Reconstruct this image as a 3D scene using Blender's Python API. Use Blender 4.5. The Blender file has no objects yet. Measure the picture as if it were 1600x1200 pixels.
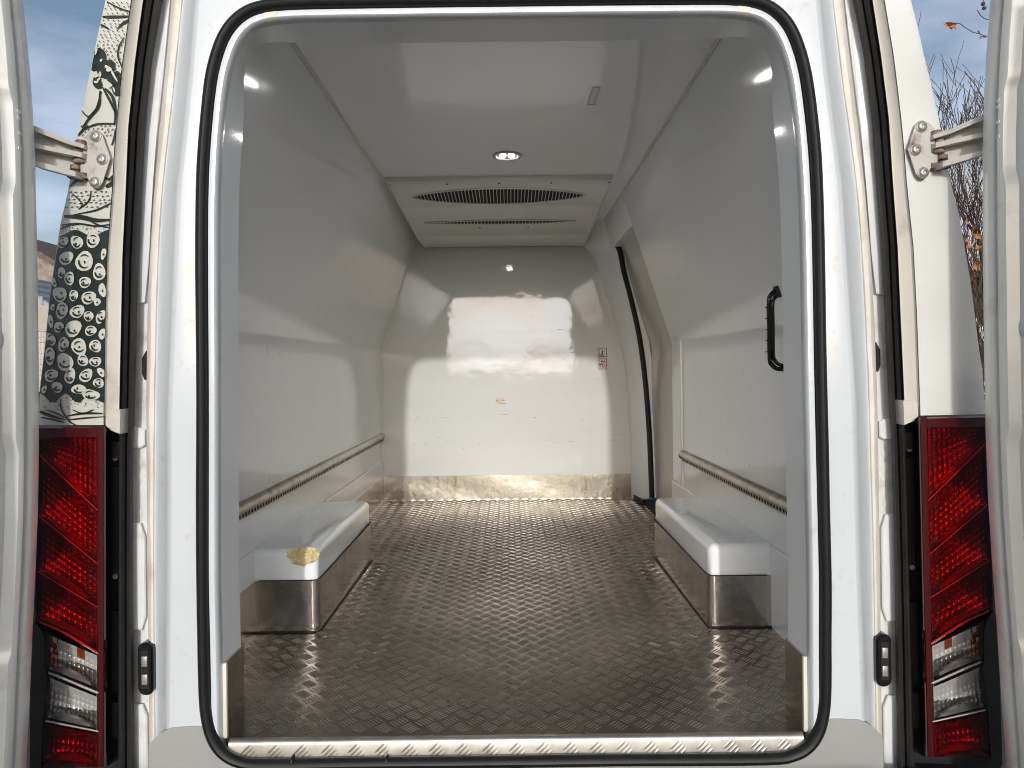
import bpy, bmesh, math, random
import numpy as np
from mathutils import Vector, Matrix, noise

random.seed(7)
R = math.radians
SC = bpy.context.scene
COL = SC.collection

# ------------------------------------------------------------------ camera
F, VU, VV = 1109.0, 797.0, 580.0          # focal length and principal direction in 1600x1200 photo pixels
ROLL = R(0.66)
CZ = 1.54                                  # eye height above the ground
cam_d = bpy.data.cameras.new("camera")
cam_d.sensor_fit = 'HORIZONTAL'
cam_d.sensor_width = 36.0
cam_d.lens = F / 1600 * 36
cam_d.shift_x = (800 - VU) / 1600
cam_d.shift_y = (VV - 600) / 1600
cam_d.clip_start = 0.02
cam_d.clip_end = 3000
cam = bpy.data.objects.new("camera", cam_d)
COL.objects.link(cam)
cam.matrix_world = Matrix.Translation((0, 0, CZ)) @ Matrix.Rotation(R(90), 4, 'X') @ Matrix.Rotation(-ROLL, 4, 'Z')
SC.camera = cam

# ------------------------------------------------------------------ sky and sun
SUN_EL = R(13.5)
w = bpy.data.worlds.new("World")
SC.world = w
w.use_nodes = True
nt = w.node_tree
for n in list(nt.nodes):
    nt.nodes.remove(n)
out = nt.nodes.new('ShaderNodeOutputWorld')
bg = nt.nodes.new('ShaderNodeBackground')
sky = nt.nodes.new('ShaderNodeTexSky')
sky.sky_type = 'NISHITA'
sky.sun_disc = False
sky.sun_elevation = SUN_EL
sky.sun_rotation = R(180)
sky.air_density = 1.0
sky.dust_density = 3.0
sky.ozone_density = 1.0
tc = nt.nodes.new('ShaderNodeTexCoord')
mp = nt.nodes.new('ShaderNodeMapping')
mp.inputs['Scale'].default_value = (1.0, 1.0, 3.2)
cn = nt.nodes.new('ShaderNodeTexNoise')
cn.inputs['Scale'].default_value = 3.6
cn.inputs['Detail'].default_value = 6
cn.inputs['Roughness'].default_value = 0.55
cr = nt.nodes.new('ShaderNodeValToRGB')
cr.color_ramp.elements[0].position = 0.38
cr.color_ramp.elements[0].color = (0, 0, 0, 1)
cr.color_ramp.elements[1].position = 0.62
cr.color_ramp.elements[1].color = (1, 1, 1, 1)
hs = nt.nodes.new('ShaderNodeHueSaturation')
hs.inputs['Saturation'].default_value = 0.30
hs.inputs['Value'].default_value = 1.3
mx = nt.nodes.new('ShaderNodeMix')
mx.data_type = 'RGBA'
nt.links.new(tc.outputs['Generated'], mp.inputs['Vector'])
nt.links.new(mp.outputs['Vector'], cn.inputs['Vector'])
nt.links.new(cn.outputs['Fac'], cr.inputs['Fac'])
nt.links.new(sky.outputs['Color'], hs.inputs['Color'])
nt.links.new(cr.outputs['Color'], mx.inputs['Factor'])
nt.links.new(sky.outputs['Color'], mx.inputs['A'])
ct = nt.nodes.new('ShaderNodeMix'); ct.data_type = 'RGBA'; ct.blend_type = 'MULTIPLY'
ct.inputs['Factor'].default_value = 1.0
ct.inputs['B'].default_value = (0.90, 1.0, 1.18, 1)
nt.links.new(hs.outputs['Color'], ct.inputs['A'])
nt.links.new(ct.outputs['Result'], mx.inputs['B'])
sx = nt.nodes.new('ShaderNodeSeparateXYZ')
nt.links.new(tc.outputs['Generated'], sx.inputs['Vector'])
hr = nt.nodes.new('ShaderNodeMapRange')
hr.interpolation_type = 'SMOOTHSTEP'
hr.inputs['From Min'].default_value = 0.30
hr.inputs['From Max'].default_value = 0.17
nt.links.new(sx.outputs['Z'], hr.inputs['Value'])
n2 = nt.nodes.new('ShaderNodeTexNoise')
n2.inputs['Scale'].default_value = 1.3
n2.inputs['Detail'].default_value = 4
m2 = nt.nodes.new('ShaderNodeMapping')
m2.inputs['Location'].default_value = (2.35, 0.2, 1.0)
nt.links.new(tc.outputs['Generated'], m2.inputs['Vector'])
nt.links.new(m2.outputs['Vector'], n2.inputs['Vector'])
r2 = nt.nodes.new('ShaderNodeValToRGB')
r2.color_ramp.elements[0].position = 0.44
r2.color_ramp.elements[1].position = 0.56
nt.links.new(n2.outputs['Fac'], r2.inputs['Fac'])
mu = nt.nodes.new('ShaderNodeMath'); mu.operation = 'MULTIPLY'
nt.links.new(hr.outputs['Result'], mu.inputs[0]); nt.links.new(r2.outputs['Color'], mu.inputs[1])
mx2 = nt.nodes.new('ShaderNodeMix'); mx2.data_type = 'RGBA'; mx2.blend_type = 'LIGHTEN'
nt.links.new(mu.outputs['Value'], mx2.inputs['Factor'])
nt.links.new(mx.outputs['Result'], mx2.inputs['A'])
mx2.inputs['B'].default_value = (5.4, 4.9, 4.4, 1)
nt.links.new(mx2.outputs['Result'], bg.inputs['Color'])
bg.inputs['Strength'].default_value = 0.15
nt.links.new(bg.outputs['Background'], out.inputs['Surface'])

sd = bpy.data.lights.new("sun", 'SUN')
sd.energy = 2.0
sd.angle = R(1.1)
sd.color = (1.0, 0.98, 0.95)
sun = bpy.data.objects.new("sun", sd)
COL.objects.link(sun)
sun.rotation_euler = Vector((-0.008, math.cos(SUN_EL), -math.sin(SUN_EL))).to_track_quat('-Z', 'Y').to_euler()
sun.location = (0, -6, 4)

SC.view_settings.view_transform = 'Standard'
SC.view_settings.look = 'None'
SC.view_settings.exposure = -0.14
SC.view_settings.gamma = 1.0
SC.render.engine = 'CYCLES'
SC.cycles.use_denoising = True
SC.cycles.max_bounces = 10
SC.cycles.diffuse_bounces = 6
SC.cycles.glossy_bounces = 5
SC.cycles.transparent_max_bounces = 10
SC.cycles.sample_clamp_indirect = 6.0
SC.cycles.caustics_reflective = True
SC.cycles.blur_glossy = 0.5
SC.cycles.filter_width = 1.0

# ------------------------------------------------------------------ helpers
cR, sR = math.cos(ROLL), math.sin(ROLL)
def P(u, v, Y):
    du, dv = u - VU, VV - v
    return Vector(((du * cR + dv * sR) * Y / F, Y, CZ + (-du * sR + dv * cR) * Y / F))

def ident(p): return Vector(p)
def mirror(p): return Vector((0.006 - p[0], p[1], p[2]))
SIDES = ((ident, False), (mirror, True))

def interp(tab, v):
    if v <= tab[0][0]:
        a, b = tab[0], tab[1]
    elif v >= tab[-1][0]:
        a, b = tab[-2], tab[-1]
    else:
        for a, b in zip(tab, tab[1:]):
            if a[0] <= v <= b[0]:
                break
    return a[1] + (b[1] - a[1]) * (v - a[0]) / (b[0] - a[0])

def mesh(name, verts, faces, mat, parent=None, smooth=35, loc=None, flip=False):
    me = bpy.data.meshes.new(name)
    if flip:
        faces = [tuple(reversed(f)) for f in faces]
    me.from_pydata([tuple(v) for v in verts], [], faces)
    me.update()
    return obj(name, me, mat, parent, smooth, loc)

def obj(name, me, mat, parent=None, smooth=35, loc=None):
    if mat is not None and not me.materials:
        me.materials.append(mat)
    if smooth:
        me.polygons.foreach_set('use_smooth', [True] * len(me.polygons))
        me.set_sharp_from_angle(angle=R(smooth))
    o = bpy.data.objects.new(name, me)
    COL.objects.link(o)
    if loc is not None:
        o.location = loc
    if parent is not None:
        attach(o, parent)
    return o

def attach(o, parent):
    o.parent = parent
    if parent.type == 'EMPTY':
        o.matrix_parent_inverse = Matrix.Translation(-Vector(parent.location))

def tag(o, label, cat, group=None):
    o['label'] = label
    o['category'] = cat
    if group: o['group'] = group
    return o

def empty(name, loc):
    o = bpy.data.objects.new(name, None)
    COL.objects.link(o)
    o.location = loc
    o.empty_display_size = 0.2
    return o

def loft(rows, close_v=False, close_u=False):
    n, m = len(rows), len(rows[0])
    vs = [p for r in rows for p in r]
    fs = []
    for i in range(n if close_v else n - 1):
        for j in range(m if close_u else m - 1):
            a, b = i * m + j, i * m + (j + 1) % m
            i2 = (i + 1) % n
            fs.append((a, b, i2 * m + (j + 1) % m, i2 * m + j))
    return vs, fs

def bevel_box(lo, hi, bev=0.0, seg=3, only=None):
    bm = bmesh.new()
    bmesh.ops.create_cube(bm, size=1)
    lo, hi = Vector(lo), Vector(hi)
    for v in bm.verts:
        v.co = Vector(lo[i] + (v.co[i] + 0.5) * (hi[i] - lo[i]) for i in range(3))
    if bev > 0:
        es = [e for e in bm.edges if only is None or only((e.verts[0].co + e.verts[1].co) / 2)]
        bmesh.ops.bevel(bm, geom=es, offset=bev, segments=seg, profile=0.5, affect='EDGES')
    return bm

def box(name, lo, hi, mat, parent=None, bev=0.0, seg=2, only=None, T=None, smooth=35):
    bm = bevel_box(lo, hi, bev, seg, only)
    if T is not None:
        for v in bm.verts: v.co = T(v.co)
        if T is mirror: bmesh.ops.reverse_faces(bm, faces=bm.faces)
    me = bpy.data.meshes.new(name)
    bm.to_mesh(me); bm.free()
    return obj(name, me, mat, parent, smooth)

def tube_geo(pts, rad, seg=8, cap=True, closed=False):
    pts = [Vector(p) for p in pts]
    n = len(pts)
    vs, fs = [], []
    up = Vector((0.13, 0.31, 0.94)).normalized()
    for i, p in enumerate(pts):
        if closed:
            d = pts[(i + 1) % n] - pts[i - 1]
        else:
            d = pts[min(i + 1, n - 1)] - pts[max(i - 1, 0)]
        d.normalize()
        a = d.cross(up)
        if a.length < 1e-4: a = d.cross(Vector((1, 0, 0)))
        a.normalize(); b = d.cross(a)
        r = rad[i] if hasattr(rad, '__len__') else rad
        for k in range(seg):
            t = 2 * math.pi * k / seg
            vs.append(p + a * (r * math.cos(t)) + b * (r * math.sin(t)))
    for i in range(n if closed else n - 1):
        i2 = (i + 1) % n
        for k in range(seg):
            k2 = (k + 1) % seg
            fs.append((i * seg + k, i * seg + k2, i2 * seg + k2, i2 * seg + k))
    if cap and not closed:
        fs.append(tuple(range(seg - 1, -1, -1)))
        fs.append(tuple((n - 1) * seg + k for k in range(seg)))
    return vs, fs

def join(geos):
    vs, fs = [], []
    for v, f in geos:
        o = len(vs)
        vs += list(v)
        fs += [tuple(i + o for i in q) for q in f]
    return vs, fs

def prism(pts, d):
    """closed polygon pts extruded by vector d (both ends capped)"""
    pts = [Vector(p) for p in pts]; d = Vector(d); n = len(pts)
    vs = pts + [p + d for p in pts]
    fs = [tuple(range(n)), tuple(range(2 * n - 1, n - 1, -1))]
    fs += [(i, i + n, (i + 1) % n + n, (i + 1) % n) for i in range(n)]
    return vs, fs

def cyl(c, axis, r, h, seg=16, r2=None):
    c, axis = Vector(c), Vector(axis).normalized()
    return tube_geo([c, c + axis * h], [r, r if r2 is None else r2], seg)

# ------------------------------------------------------------------ materials
MATS = {}
def M(name, col, rough=0.5, metal=0.0, var=0.06, vscale=6.0, bump=0.0, bscale=40.0, spots=None, spot_scale=14, spot_amt=(0.62, 0.72),
      stretch=None, rvar=0.0, coat=0.0, spec=0.5, bump2=None, emit=None, aniso=None):
    m = bpy.data.materials.new(name)
    m.use_nodes = True
    t = m.node_tree
    b = t.nodes['Principled BSDF']
    b.inputs['Roughness'].default_value = rough
    b.inputs['Metallic'].default_value = metal
    b.inputs['Specular IOR Level'].default_value = spec
    b.inputs['Coat Weight'].default_value = coat
    co = t.nodes.new('ShaderNodeTexCoord')
    vec = co.outputs['Object']
    if stretch:
        mpn = t.nodes.new('ShaderNodeMapping')
        mpn.inputs['Scale'].default_value = stretch
        t.links.new(vec, mpn.inputs['Vector'])
        vec = mpn.outputs['Vector']
    nz = t.nodes.new('ShaderNodeTexNoise')
    nz.inputs['Scale'].default_value = vscale
    nz.inputs['Detail'].default_value = 5
    t.links.new(vec, nz.inputs['Vector'])
    ramp = t.nodes.new('ShaderNodeValToRGB')
    ramp.color_ramp.elements[0].position = 0.3
    ramp.color_ramp.elements[1].position = 0.7
    ramp.color_ramp.elements[0].color = tuple(c * (1 - var) for c in col) + (1,)
    ramp.color_ramp.elements[1].color = tuple(min(1, c * (1 + var)) for c in col) + (1,)
    t.links.new(nz.outputs['Fac'], ramp.inputs['Fac'])
    colout = ramp.outputs['Color']
    if spots:
        n2 = t.nodes.new('ShaderNodeTexNoise')
        n2.inputs['Scale'].default_value = spot_scale
        n2.inputs['Detail'].default_value = 8
        n2.inputs['Roughness'].default_value = 0.65
        t.links.new(vec, n2.inputs['Vector'])
        r2 = t.nodes.new('ShaderNodeValToRGB')
        r2.color_ramp.elements[0].position = spot_amt[0]
        r2.color_ramp.elements[1].position = spot_amt[1]
        t.links.new(n2.outputs['Fac'], r2.inputs['Fac'])
        mix = t.nodes.new('ShaderNodeMix'); mix.data_type = 'RGBA'
        t.links.new(r2.outputs['Color'], mix.inputs['Factor'])
        t.links.new(colout, mix.inputs['A'])
        mix.inputs['B'].default_value = tuple(spots) + (1,)
        colout = mix.outputs['Result']
    t.links.new(colout, b.inputs['Base Color'])
    if rvar:
        mr = t.nodes.new('ShaderNodeMapRange')
        mr.inputs['To Min'].default_value = max(0.02, rough - rvar)
        mr.inputs['To Max'].default_value = min(1, rough + rvar)
        n4 = t.nodes.new('ShaderNodeTexNoise')
        n4.inputs['Scale'].default_value = vscale * 2.3
        n4.inputs['Detail'].default_value = 6
        t.links.new(vec, n4.inputs['Vector'])
        t.links.new(n4.outputs['Fac'], mr.inputs['Value'])
        t.links.new(mr.outputs['Result'], b.inputs['Roughness'])
    last = None
    for (dist, sc) in ([(bump, bscale)] if bump else []) + ([bump2] if bump2 else []):
        bn = t.nodes.new('ShaderNodeTexNoise')
        bn.inputs['Scale'].default_value = sc
        bn.inputs['Detail'].default_value = 3
        t.links.new(co.outputs['Object'], bn.inputs['Vector'])
        bp = t.nodes.new('ShaderNodeBump')
        bp.inputs['Distance'].default_value = dist
        bp.inputs['Strength'].default_value = 1.0
        t.links.new(bn.outputs['Fac'], bp.inputs['Height'])
        if last: t.links.new(last, bp.inputs['Normal'])
        last = bp.outputs['Normal']
    if last: t.links.new(last, b.inputs['Normal'])
    if emit:
        b.inputs['Emission Color'].default_value = tuple(emit[0]) + (1,)
        b.inputs['Emission Strength'].default_value = emit[1]
    MATS[name] = m
    return m

paint = M('white_paint', (0.565, 0.60, 0.63), 0.16, var=0.04, vscale=3, coat=0.35, spots=(0.45, 0.43, 0.385), spot_scale=18, spot_amt=(0.60, 0.82), bump2=(0.0003, 60))
paint_dirty = M('weathered_white_paint', (0.66, 0.665, 0.635), 0.26, var=0.05, vscale=5, coat=0.25, spots=(0.45, 0.41, 0.34), spot_scale=9, spot_amt=(0.58, 0.82), bump2=(0.0003, 80))
flange_paint = M('grimy_flange_paint', (0.62, 0.62, 0.61), 0.4, var=0.1, vscale=9, spots=(0.30, 0.25, 0.20), spot_scale=10, spot_amt=(0.55, 0.75))
flange_light = M('flange_pad_paint', (0.66, 0.67, 0.68), 0.35, var=0.05, vscale=8, spots=(0.45, 0.41, 0.35), spot_scale=8, spot_amt=(0.55, 0.8))
beige = M('beige_edge_plastic', (0.56, 0.53, 0.46), 0.45, var=0.05, vscale=5, spots=(0.36, 0.31, 0.25), spot_scale=6, spot_amt=(0.58, 0.8))
sealant = M('cream_sealant', (0.62, 0.595, 0.535), 0.55, var=0.07, vscale=8, bump=0.0006, bscale=50, spots=(0.45, 0.40, 0.32), spot_scale=9, spot_amt=(0.55, 0.8))
caulk = M('grey_caulk', (0.72, 0.70, 0.62), 0.6, var=0.10, vscale=20)
caulk_dark = M('grey_scuff', (0.30, 0.29, 0.28), 0.6, var=0.3, vscale=30)
grey_sill = M('sill_grey', (0.30, 0.305, 0.30), 0.4, var=0.05, vscale=7, spots=(0.2, 0.18, 0.15), spot_scale=16, spot_amt=(0.62, 0.78))  # greyer than the other rear body faces
rubber = M('black_rubber', (0.010, 0.010, 0.011), 0.5, var=0.2, vscale=30, spec=0.3)
gasket = M('dusty_rubber', (0.028, 0.027, 0.026), 0.65, var=0.15, vscale=12, spec=0.3, spots=(0.045, 0.042, 0.037), spot_scale=9, spot_amt=(0.5, 0.8))
black_plastic = M('black_plastic', (0.016, 0.016, 0.017), 0.5, var=0.2, vscale=20, bump=0.0004, bscale=300)
gloss_black = M('gloss_black_plastic', (0.008, 0.008, 0.009), 0.16, var=0.1)
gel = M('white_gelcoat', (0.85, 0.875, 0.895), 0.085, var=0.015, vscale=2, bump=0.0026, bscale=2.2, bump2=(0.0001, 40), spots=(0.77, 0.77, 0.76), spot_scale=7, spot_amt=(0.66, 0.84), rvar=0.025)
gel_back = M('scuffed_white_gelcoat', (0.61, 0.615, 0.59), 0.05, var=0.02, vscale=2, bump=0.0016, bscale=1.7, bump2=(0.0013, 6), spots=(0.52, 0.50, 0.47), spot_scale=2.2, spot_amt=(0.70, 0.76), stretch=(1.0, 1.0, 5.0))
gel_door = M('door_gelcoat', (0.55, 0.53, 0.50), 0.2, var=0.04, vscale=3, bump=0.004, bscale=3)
steel = M('scuffed_steel', (0.60, 0.57, 0.53), 0.20, metal=1.0, var=0.14, vscale=5, bump=0.004, bscale=5, bump2=(0.0004, 60), rvar=0.07, spots=(0.45, 0.41, 0.365), spot_scale=7, spot_amt=(0.45, 0.8), stretch=(3.0, 3.0, 0.7))
steel_bright = M('bright_steel', (0.40, 0.365, 0.31), 0.30, metal=1.0, var=0.12, vscale=9, bump=0.006, bscale=4, bump2=(0.0012, 22), rvar=0.08, spots=(0.29, 0.25, 0.19), spot_scale=9, spot_amt=(0.42, 0.75), stretch=(2.0, 2.0, 0.6))
alu = M('aluminium_rail', (0.40, 0.375, 0.33), 0.34, metal=1.0, var=0.15, vscale=20, spots=(0.16, 0.13, 0.10), spot_scale=22, spot_amt=(0.54, 0.70))
tread = M('chequer_plate', (0.31, 0.270, 0.235), 0.27, metal=1.0, var=0.18, vscale=3, rvar=0.10, spots=(0.20, 0.168, 0.14), spot_scale=2.5, spot_amt=(0.42, 0.72))
tread_bar = M('chequer_bar', (0.72, 0.65, 0.57), 0.24, metal=1.0, var=0.15, vscale=3, rvar=0.08, spots=(0.54, 0.475, 0.41), spot_scale=2.5, spot_amt=(0.42, 0.72))  # lighter than the plate, so the bars' bright lines are partly painted
lip_metal = M('worn_sill_plate', (0.50, 0.475, 0.43), 0.42, metal=1.0, var=0.12, vscale=18, rvar=0.1, spots=(0.36, 0.32, 0.27), spot_scale=20, spot_amt=(0.5, 0.75))
foam = M('yellow_foam', (0.66, 0.55, 0.30), 0.9, var=0.15, vscale=30, bump=0.0015, bscale=70, spots=(0.42, 0.31, 0.13), spot_scale=35, spot_amt=(0.52, 0.72))
evap = M('evaporator_plastic', (0.66, 0.66, 0.63), 0.32, var=0.03, vscale=4)
dark_void = M('dark_void', (0.006, 0.006, 0.006), 0.8, var=0.1)
print_dark = M('print_dark_green', (0.010, 0.018, 0.015), 0.38, var=0.1)
print_light = M('print_off_white', (0.55, 0.545, 0.485), 0.3, var=0.05, vscale=8, coat=0.3)
hinge_paint = M('hinge_paint', (0.50, 0.48, 0.44), 0.4, var=0.1, vscale=14, spots=(0.16, 0.08, 0.035), spot_scale=13, spot_amt=(0.56, 0.70))
rust = M('rusty_knuckle', (0.30, 0.24, 0.18), 0.65, var=0.3, vscale=25, spots=(0.075, 0.03, 0.012), spot_scale=22, spot_amt=(0.36, 0.54), bump=0.002, bscale=120)
silver = M('reflector_chrome', (0.95, 0.95, 0.95), 0.20, metal=1.0, var=0.03)
silver_soft = M('reflector_satin', (0.90, 0.90, 0.89), 0.28, metal=0.45, var=0.03)
chrome_dark = M('reflector_shade', (0.30, 0.295, 0.285), 0.3, metal=0.8, var=0.1)  # dark copy of the chrome; dark reflections put into the facet colour
amber = M('amber_reflection', (0.62, 0.17, 0.025), 0.2, metal=0.7, var=0.2, vscale=60)  # amber reflections painted onto chrome facets of the upper clear field
lamp_rim = M('smoked_red_rim', (0.05, 0.002, 0.004), 0.10, var=0.1, coat=0.6)
lamp_ridge = M('red_ridge', (0.42, 0.006, 0.012), 0.12, var=0.05, coat=0.6)
clear_rim = M('clear_rim', (0.45, 0.45, 0.44), 0.12, var=0.05, coat=0.6)
bolt_m = M('bolt_zinc', (0.40, 0.39, 0.37), 0.42, metal=0.6, var=0.1)
led_m = M('led_light', (1, 1, 1), 0.3, var=0, emit=((1.0, 0.99, 0.97), 150.0))
lamp_glass = M('lamp_reflector', (0.16, 0.16, 0.16), 0.25, metal=0.8, var=0.1)
asphalt = M('asphalt', (0.055, 0.055, 0.056), 0.9, var=0.3, vscale=120, bump=0.004, bscale=220, spots=(0.11, 0.11, 0.105), spot_scale=260, spot_amt=(0.62, 0.66))
brick_m = M('brick', (0.24, 0.19, 0.155), 0.85, var=0.25, vscale=7, spots=(0.30, 0.27, 0.235), spot_scale=4, spot_amt=(0.45, 0.6))
render_m = M('render_wall', (0.42, 0.38, 0.32), 0.9, var=0.12, vscale=2)
roof_m = M('roof_tiles', (0.13, 0.10, 0.085), 0.85, var=0.3, vscale=10, bump=0.02, bscale=12)
sheet_m = M('grey_sheet', (0.30, 0.315, 0.335), 0.5, var=0.1)
wire_m = M('galvanised_wire', (0.30, 0.31, 0.30), 0.5, metal=0.7, var=0.1)
car_glass = M('car_glass', (0.02, 0.022, 0.025), 0.06, var=0.05)
tyre_m = M('tyre', (0.02, 0.02, 0.02), 0.8, var=0.1)
bark = M('bark', (0.085, 0.06, 0.048), 0.9, var=0.3, vscale=20)
leaf_m = M('dry_leaf', (0.36, 0.15, 0.055), 0.7, var=0.35, vscale=9)
shed_m = M('pale_boards', (0.60, 0.56, 0.50), 0.8, var=0.06)
green_s = M('sticker_green', (0.03, 0.12, 0.06), 0.4, var=0.1)
red_s = M('sticker_red', (0.36, 0.05, 0.05), 0.4, var=0.1)
stk_w = M('sticker_white', (0.62, 0.64, 0.58), 0.35, var=0.05)
stk_p = M('sticker_pink', (0.64, 0.52, 0.49), 0.35, var=0.05)
black_s = M('sticker_black', (0.015, 0.015, 0.015), 0.4, var=0.1)
brown_s = M('worn_label_brown', (0.36, 0.20, 0.12), 0.6, var=0.3, vscale=60)
label_base = M('worn_label_paper', (0.62, 0.55, 0.46), 0.6, var=0.12, vscale=70)
sticker_clear = M('ceiling_sticker', (0.62, 0.63, 0.62), 0.3, var=0.03)

def lens_mat(name, tint, ior=1.45):
    m = bpy.data.materials.new(name); m.use_nodes = True
    t = m.node_tree
    for n in list(t.nodes): t.nodes.remove(n)
    o = t.nodes.new('ShaderNodeOutputMaterial')
    mixs = t.nodes.new('ShaderNodeMixShader')
    tr = t.nodes.new('ShaderNodeBsdfTransparent'); tr.inputs['Color'].default_value = tint + (1,)
    gl = t.nodes.new('ShaderNodeBsdfGlossy'); gl.inputs['Roughness'].default_value = 0.05
    fr = t.nodes.new('ShaderNodeFresnel'); fr.inputs['IOR'].default_value = ior
    t.links.new(fr.outputs[0], mixs.inputs[0]); t.links.new(tr.outputs[0], mixs.inputs[1])
    t.links.new(gl.outputs[0], mixs.inputs[2]); t.links.new(mixs.outputs[0], o.inputs['Surface'])
    return m
red_lens_m = lens_mat('red_lens', (0.93, 0.014, 0.026))
clear_lens_m = lens_mat('clear_lens', (0.93, 0.93, 0.92))

# ------------------------------------------------------------------ ground
gr = mesh('ground', [(-600, -600, 0), (600, -600, 0), (600, 900, 0), (-600, 900, 0)], [(0, 1, 2, 3)], asphalt, smooth=0)
gr['kind'] = 'structure'

# ------------------------------------------------------------------ the van
VAN = empty('delivery_van', (0, 3.6, 0))
tag(VAN, 'white insulated delivery van seen through its open rear doors', 'van')
FL = 0.72                # load floor height
YB = 4.55                # bulkhead
YI = 1.70                # inner side of the door frame
WX, CR, CH, CX = 0.826, CZ + 0.14, CZ + 0.898, 0.58

def catmull(pts, n=6):
    out_ = []
    pts = [Vector(p) for p in pts]
    for i in range(len(pts) - 1):
        p0 = pts[max(i - 1, 0)]; p1 = pts[i]; p2 = pts[i + 1]; p3 = pts[min(i + 2, len(pts) - 1)]
        for k in range(n):
            t = k / n
            out_.append(0.5 * ((2 * p1) + (p2 - p0) * t + (2 * p0 - 5 * p1 + 4 * p2 - p3) * t * t + (3 * p1 - p0 - 3 * p2 + p3) * t ** 3))
    out_.append(pts[-1])
    return out_

half = [(797, 5), (700, 6), (600, 7.5), (500, 9), (445, 11), (405, 17), (378, 31), (357, 55), (343, 88), (333, 130), (326, 190), (321, 260), (319, 340),
        (319, 450), (320, 600), (320, 750), (320, 900), (322, 1000), (324, 1080), (328, 1120), (337, 1150), (353, 1172), (378, 1185), (420, 1189.5), (600, 1187), (797, 1184.5)]
lp = catmull([P(u, v, 1.59) for u, v in half], 4)
for p in lp: p.y = 0
loop = lp + [mirror(p) for p in reversed(lp)][1:-1]     # top centre -> left -> bottom -> right -> top
NL = len(loop)
def offset_loop(d):
    """positive d moves towards the opening's middle"""
    o = []
    for i in range(NL):
        t = (loop[(i + 1) % NL] - loop[i - 1]).normalized()
        n = Vector((-t.z, 0, t.x))
        c = Vector((0.003, 0, 1.54)) - loop[i]
        if n.dot(c) < 0: n = -n
        o.append(loop[i] + n * d)
    return o
def straight_foot(c):
    for sg in (-1, 1):
        ref = min((p for p in c if p.x * sg > 0), key=lambda p: abs(p.z - (FL + .13)))
        for i in range(NL):
            if c[i].x * sg > 0 and loop[i].z < FL + .13:
                c[i] = Vector((ref.x, 0, loop[i].z if loop[i].z > FL + .03 else FL - .01))
    return c
def tight(p, k):
    for sg in (-1, 1):
        c = Vector((.003 + sg * .585, 0, 2.275))
        f = math.exp(-((p.x - c.x) ** 2 + (p.z - c.z) ** 2) / .085 ** 2)
        p = p + Vector((sg * .7, 0, .7)) * (.034 * f * k)
    return p
def sweep_loop(profile, idx, closed):
    """profile: list of (inward offset, y)"""
    cols = [offset_loop(d) for d, y in profile]
    if not closed: cols = [straight_foot(c) for c in cols]
    rows = []
    for i in idx:
        rows.append([Vector((c[i].x, y, c[i].z)) for c, (d, y) in zip(cols, profile)])
    return rows

# black door seal: a round rubber bulb on a flat foot
prof = []
for k in range(12):
    t = 2 * math.pi * k / 12
    prof.append((0.0125 * math.cos(t), 1.577 + 0.015 * math.sin(t)))
rows = sweep_loop(prof, range(NL), True)
for i, r in enumerate(rows):
    c = sum(r, Vector()) / len(r)
    k = 1 + .05 * noise.noise(c * 5) + .03 * noise.noise(c * 17)
    sh = Vector((noise.noise(c * 3.1), 0, noise.noise(c * 3.7 + Vector((5, 5, 5))))) * .0012
    rows[i] = [c + sh + (p - c) * k for p in r]
vs, fs = loft(rows, close_v=True, close_u=True)
seal_o = mesh('door_seal', vs, fs, rubber, VAN)
for uu in (458, 605):
    c = P(uu, 1189, 1.577)
    vs, fs = tube_geo([c + Vector((-.0015, 0, 0)), c + Vector((.0015, 0, 0))], .0136, 14); mesh('seal_joint', vs, fs, rubber, seal_o)
# white moulded lip just inside the seal, and the frame's return into the load space
up_idx = [i for i in range(NL) if loop[i].z > FL + 0.005]
k0 = next(k for k in range(len(up_idx)) if up_idx[k] - up_idx[k - 1] > 1)
up_idx = up_idx[k0:] + up_idx[:k0]                     # right bottom -> top -> left bottom
prof = [(0.011, 1.597), (0.0125, 1.582), (0.0145, 1.5775), (0.0205, 1.5762), (0.0265, 1.5775), (0.0295, 1.581), (0.031, 1.592), (0.031, 1.604)]
vs, fs = loft(sweep_loop(prof, up_idx, False))
mesh('frame_lip', vs, fs, paint, VAN)
prof = [(0.0309, 1.602), (0.033, 1.65), (0.035, YI)]
rows = [[tight(p, (p.y - 1.602) / (YI - 1.602)) for p in r] for r in sweep_loop(prof, up_idx, False)]
vs, fs = loft(rows)
mesh('frame_return', vs, fs, gel, VAN)
# inner face of the frame towards the load space
inner = [tight(p, 1) for p in straight_foot(offset_loop(0.035))]
def wall_hit(p):
    c = Vector((0.003, 0, 1.55)); d = (p - c)
    poly = [(-WX - .005, FL - .05), (-WX - .005, CR), (-CX - .005, CH + .005), (CX + .01, CH + .005), (WX + .01, CR), (WX + .01, FL - .05)]
    best = 9
    for (x1, z1), (x2, z2) in zip(poly, poly[1:] + poly[:1]):
        ex, ez = x2 - x1, z2 - z1
        den = d.x * ez - d.z * ex
        if abs(den) < 1e-9: continue
        t = ((x1 - c.x) * ez - (z1 - c.z) * ex) / den
        s = ((x1 - c.x) * d.z - (z1 - c.z) * d.x) / den
        if t > 0 and -1e-6 <= s <= 1 + 1e-6: best = min(best, t)
    q = c + d * best
    return Vector((q.x, YI, q.z))
rows = [[Vector((inner[i].x, YI, inner[i].z)), wall_hit(inner[i])] for i in up_idx]
vs, fs = loft(rows)
mesh('frame_inner_face', vs, fs, gel, VAN)
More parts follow.
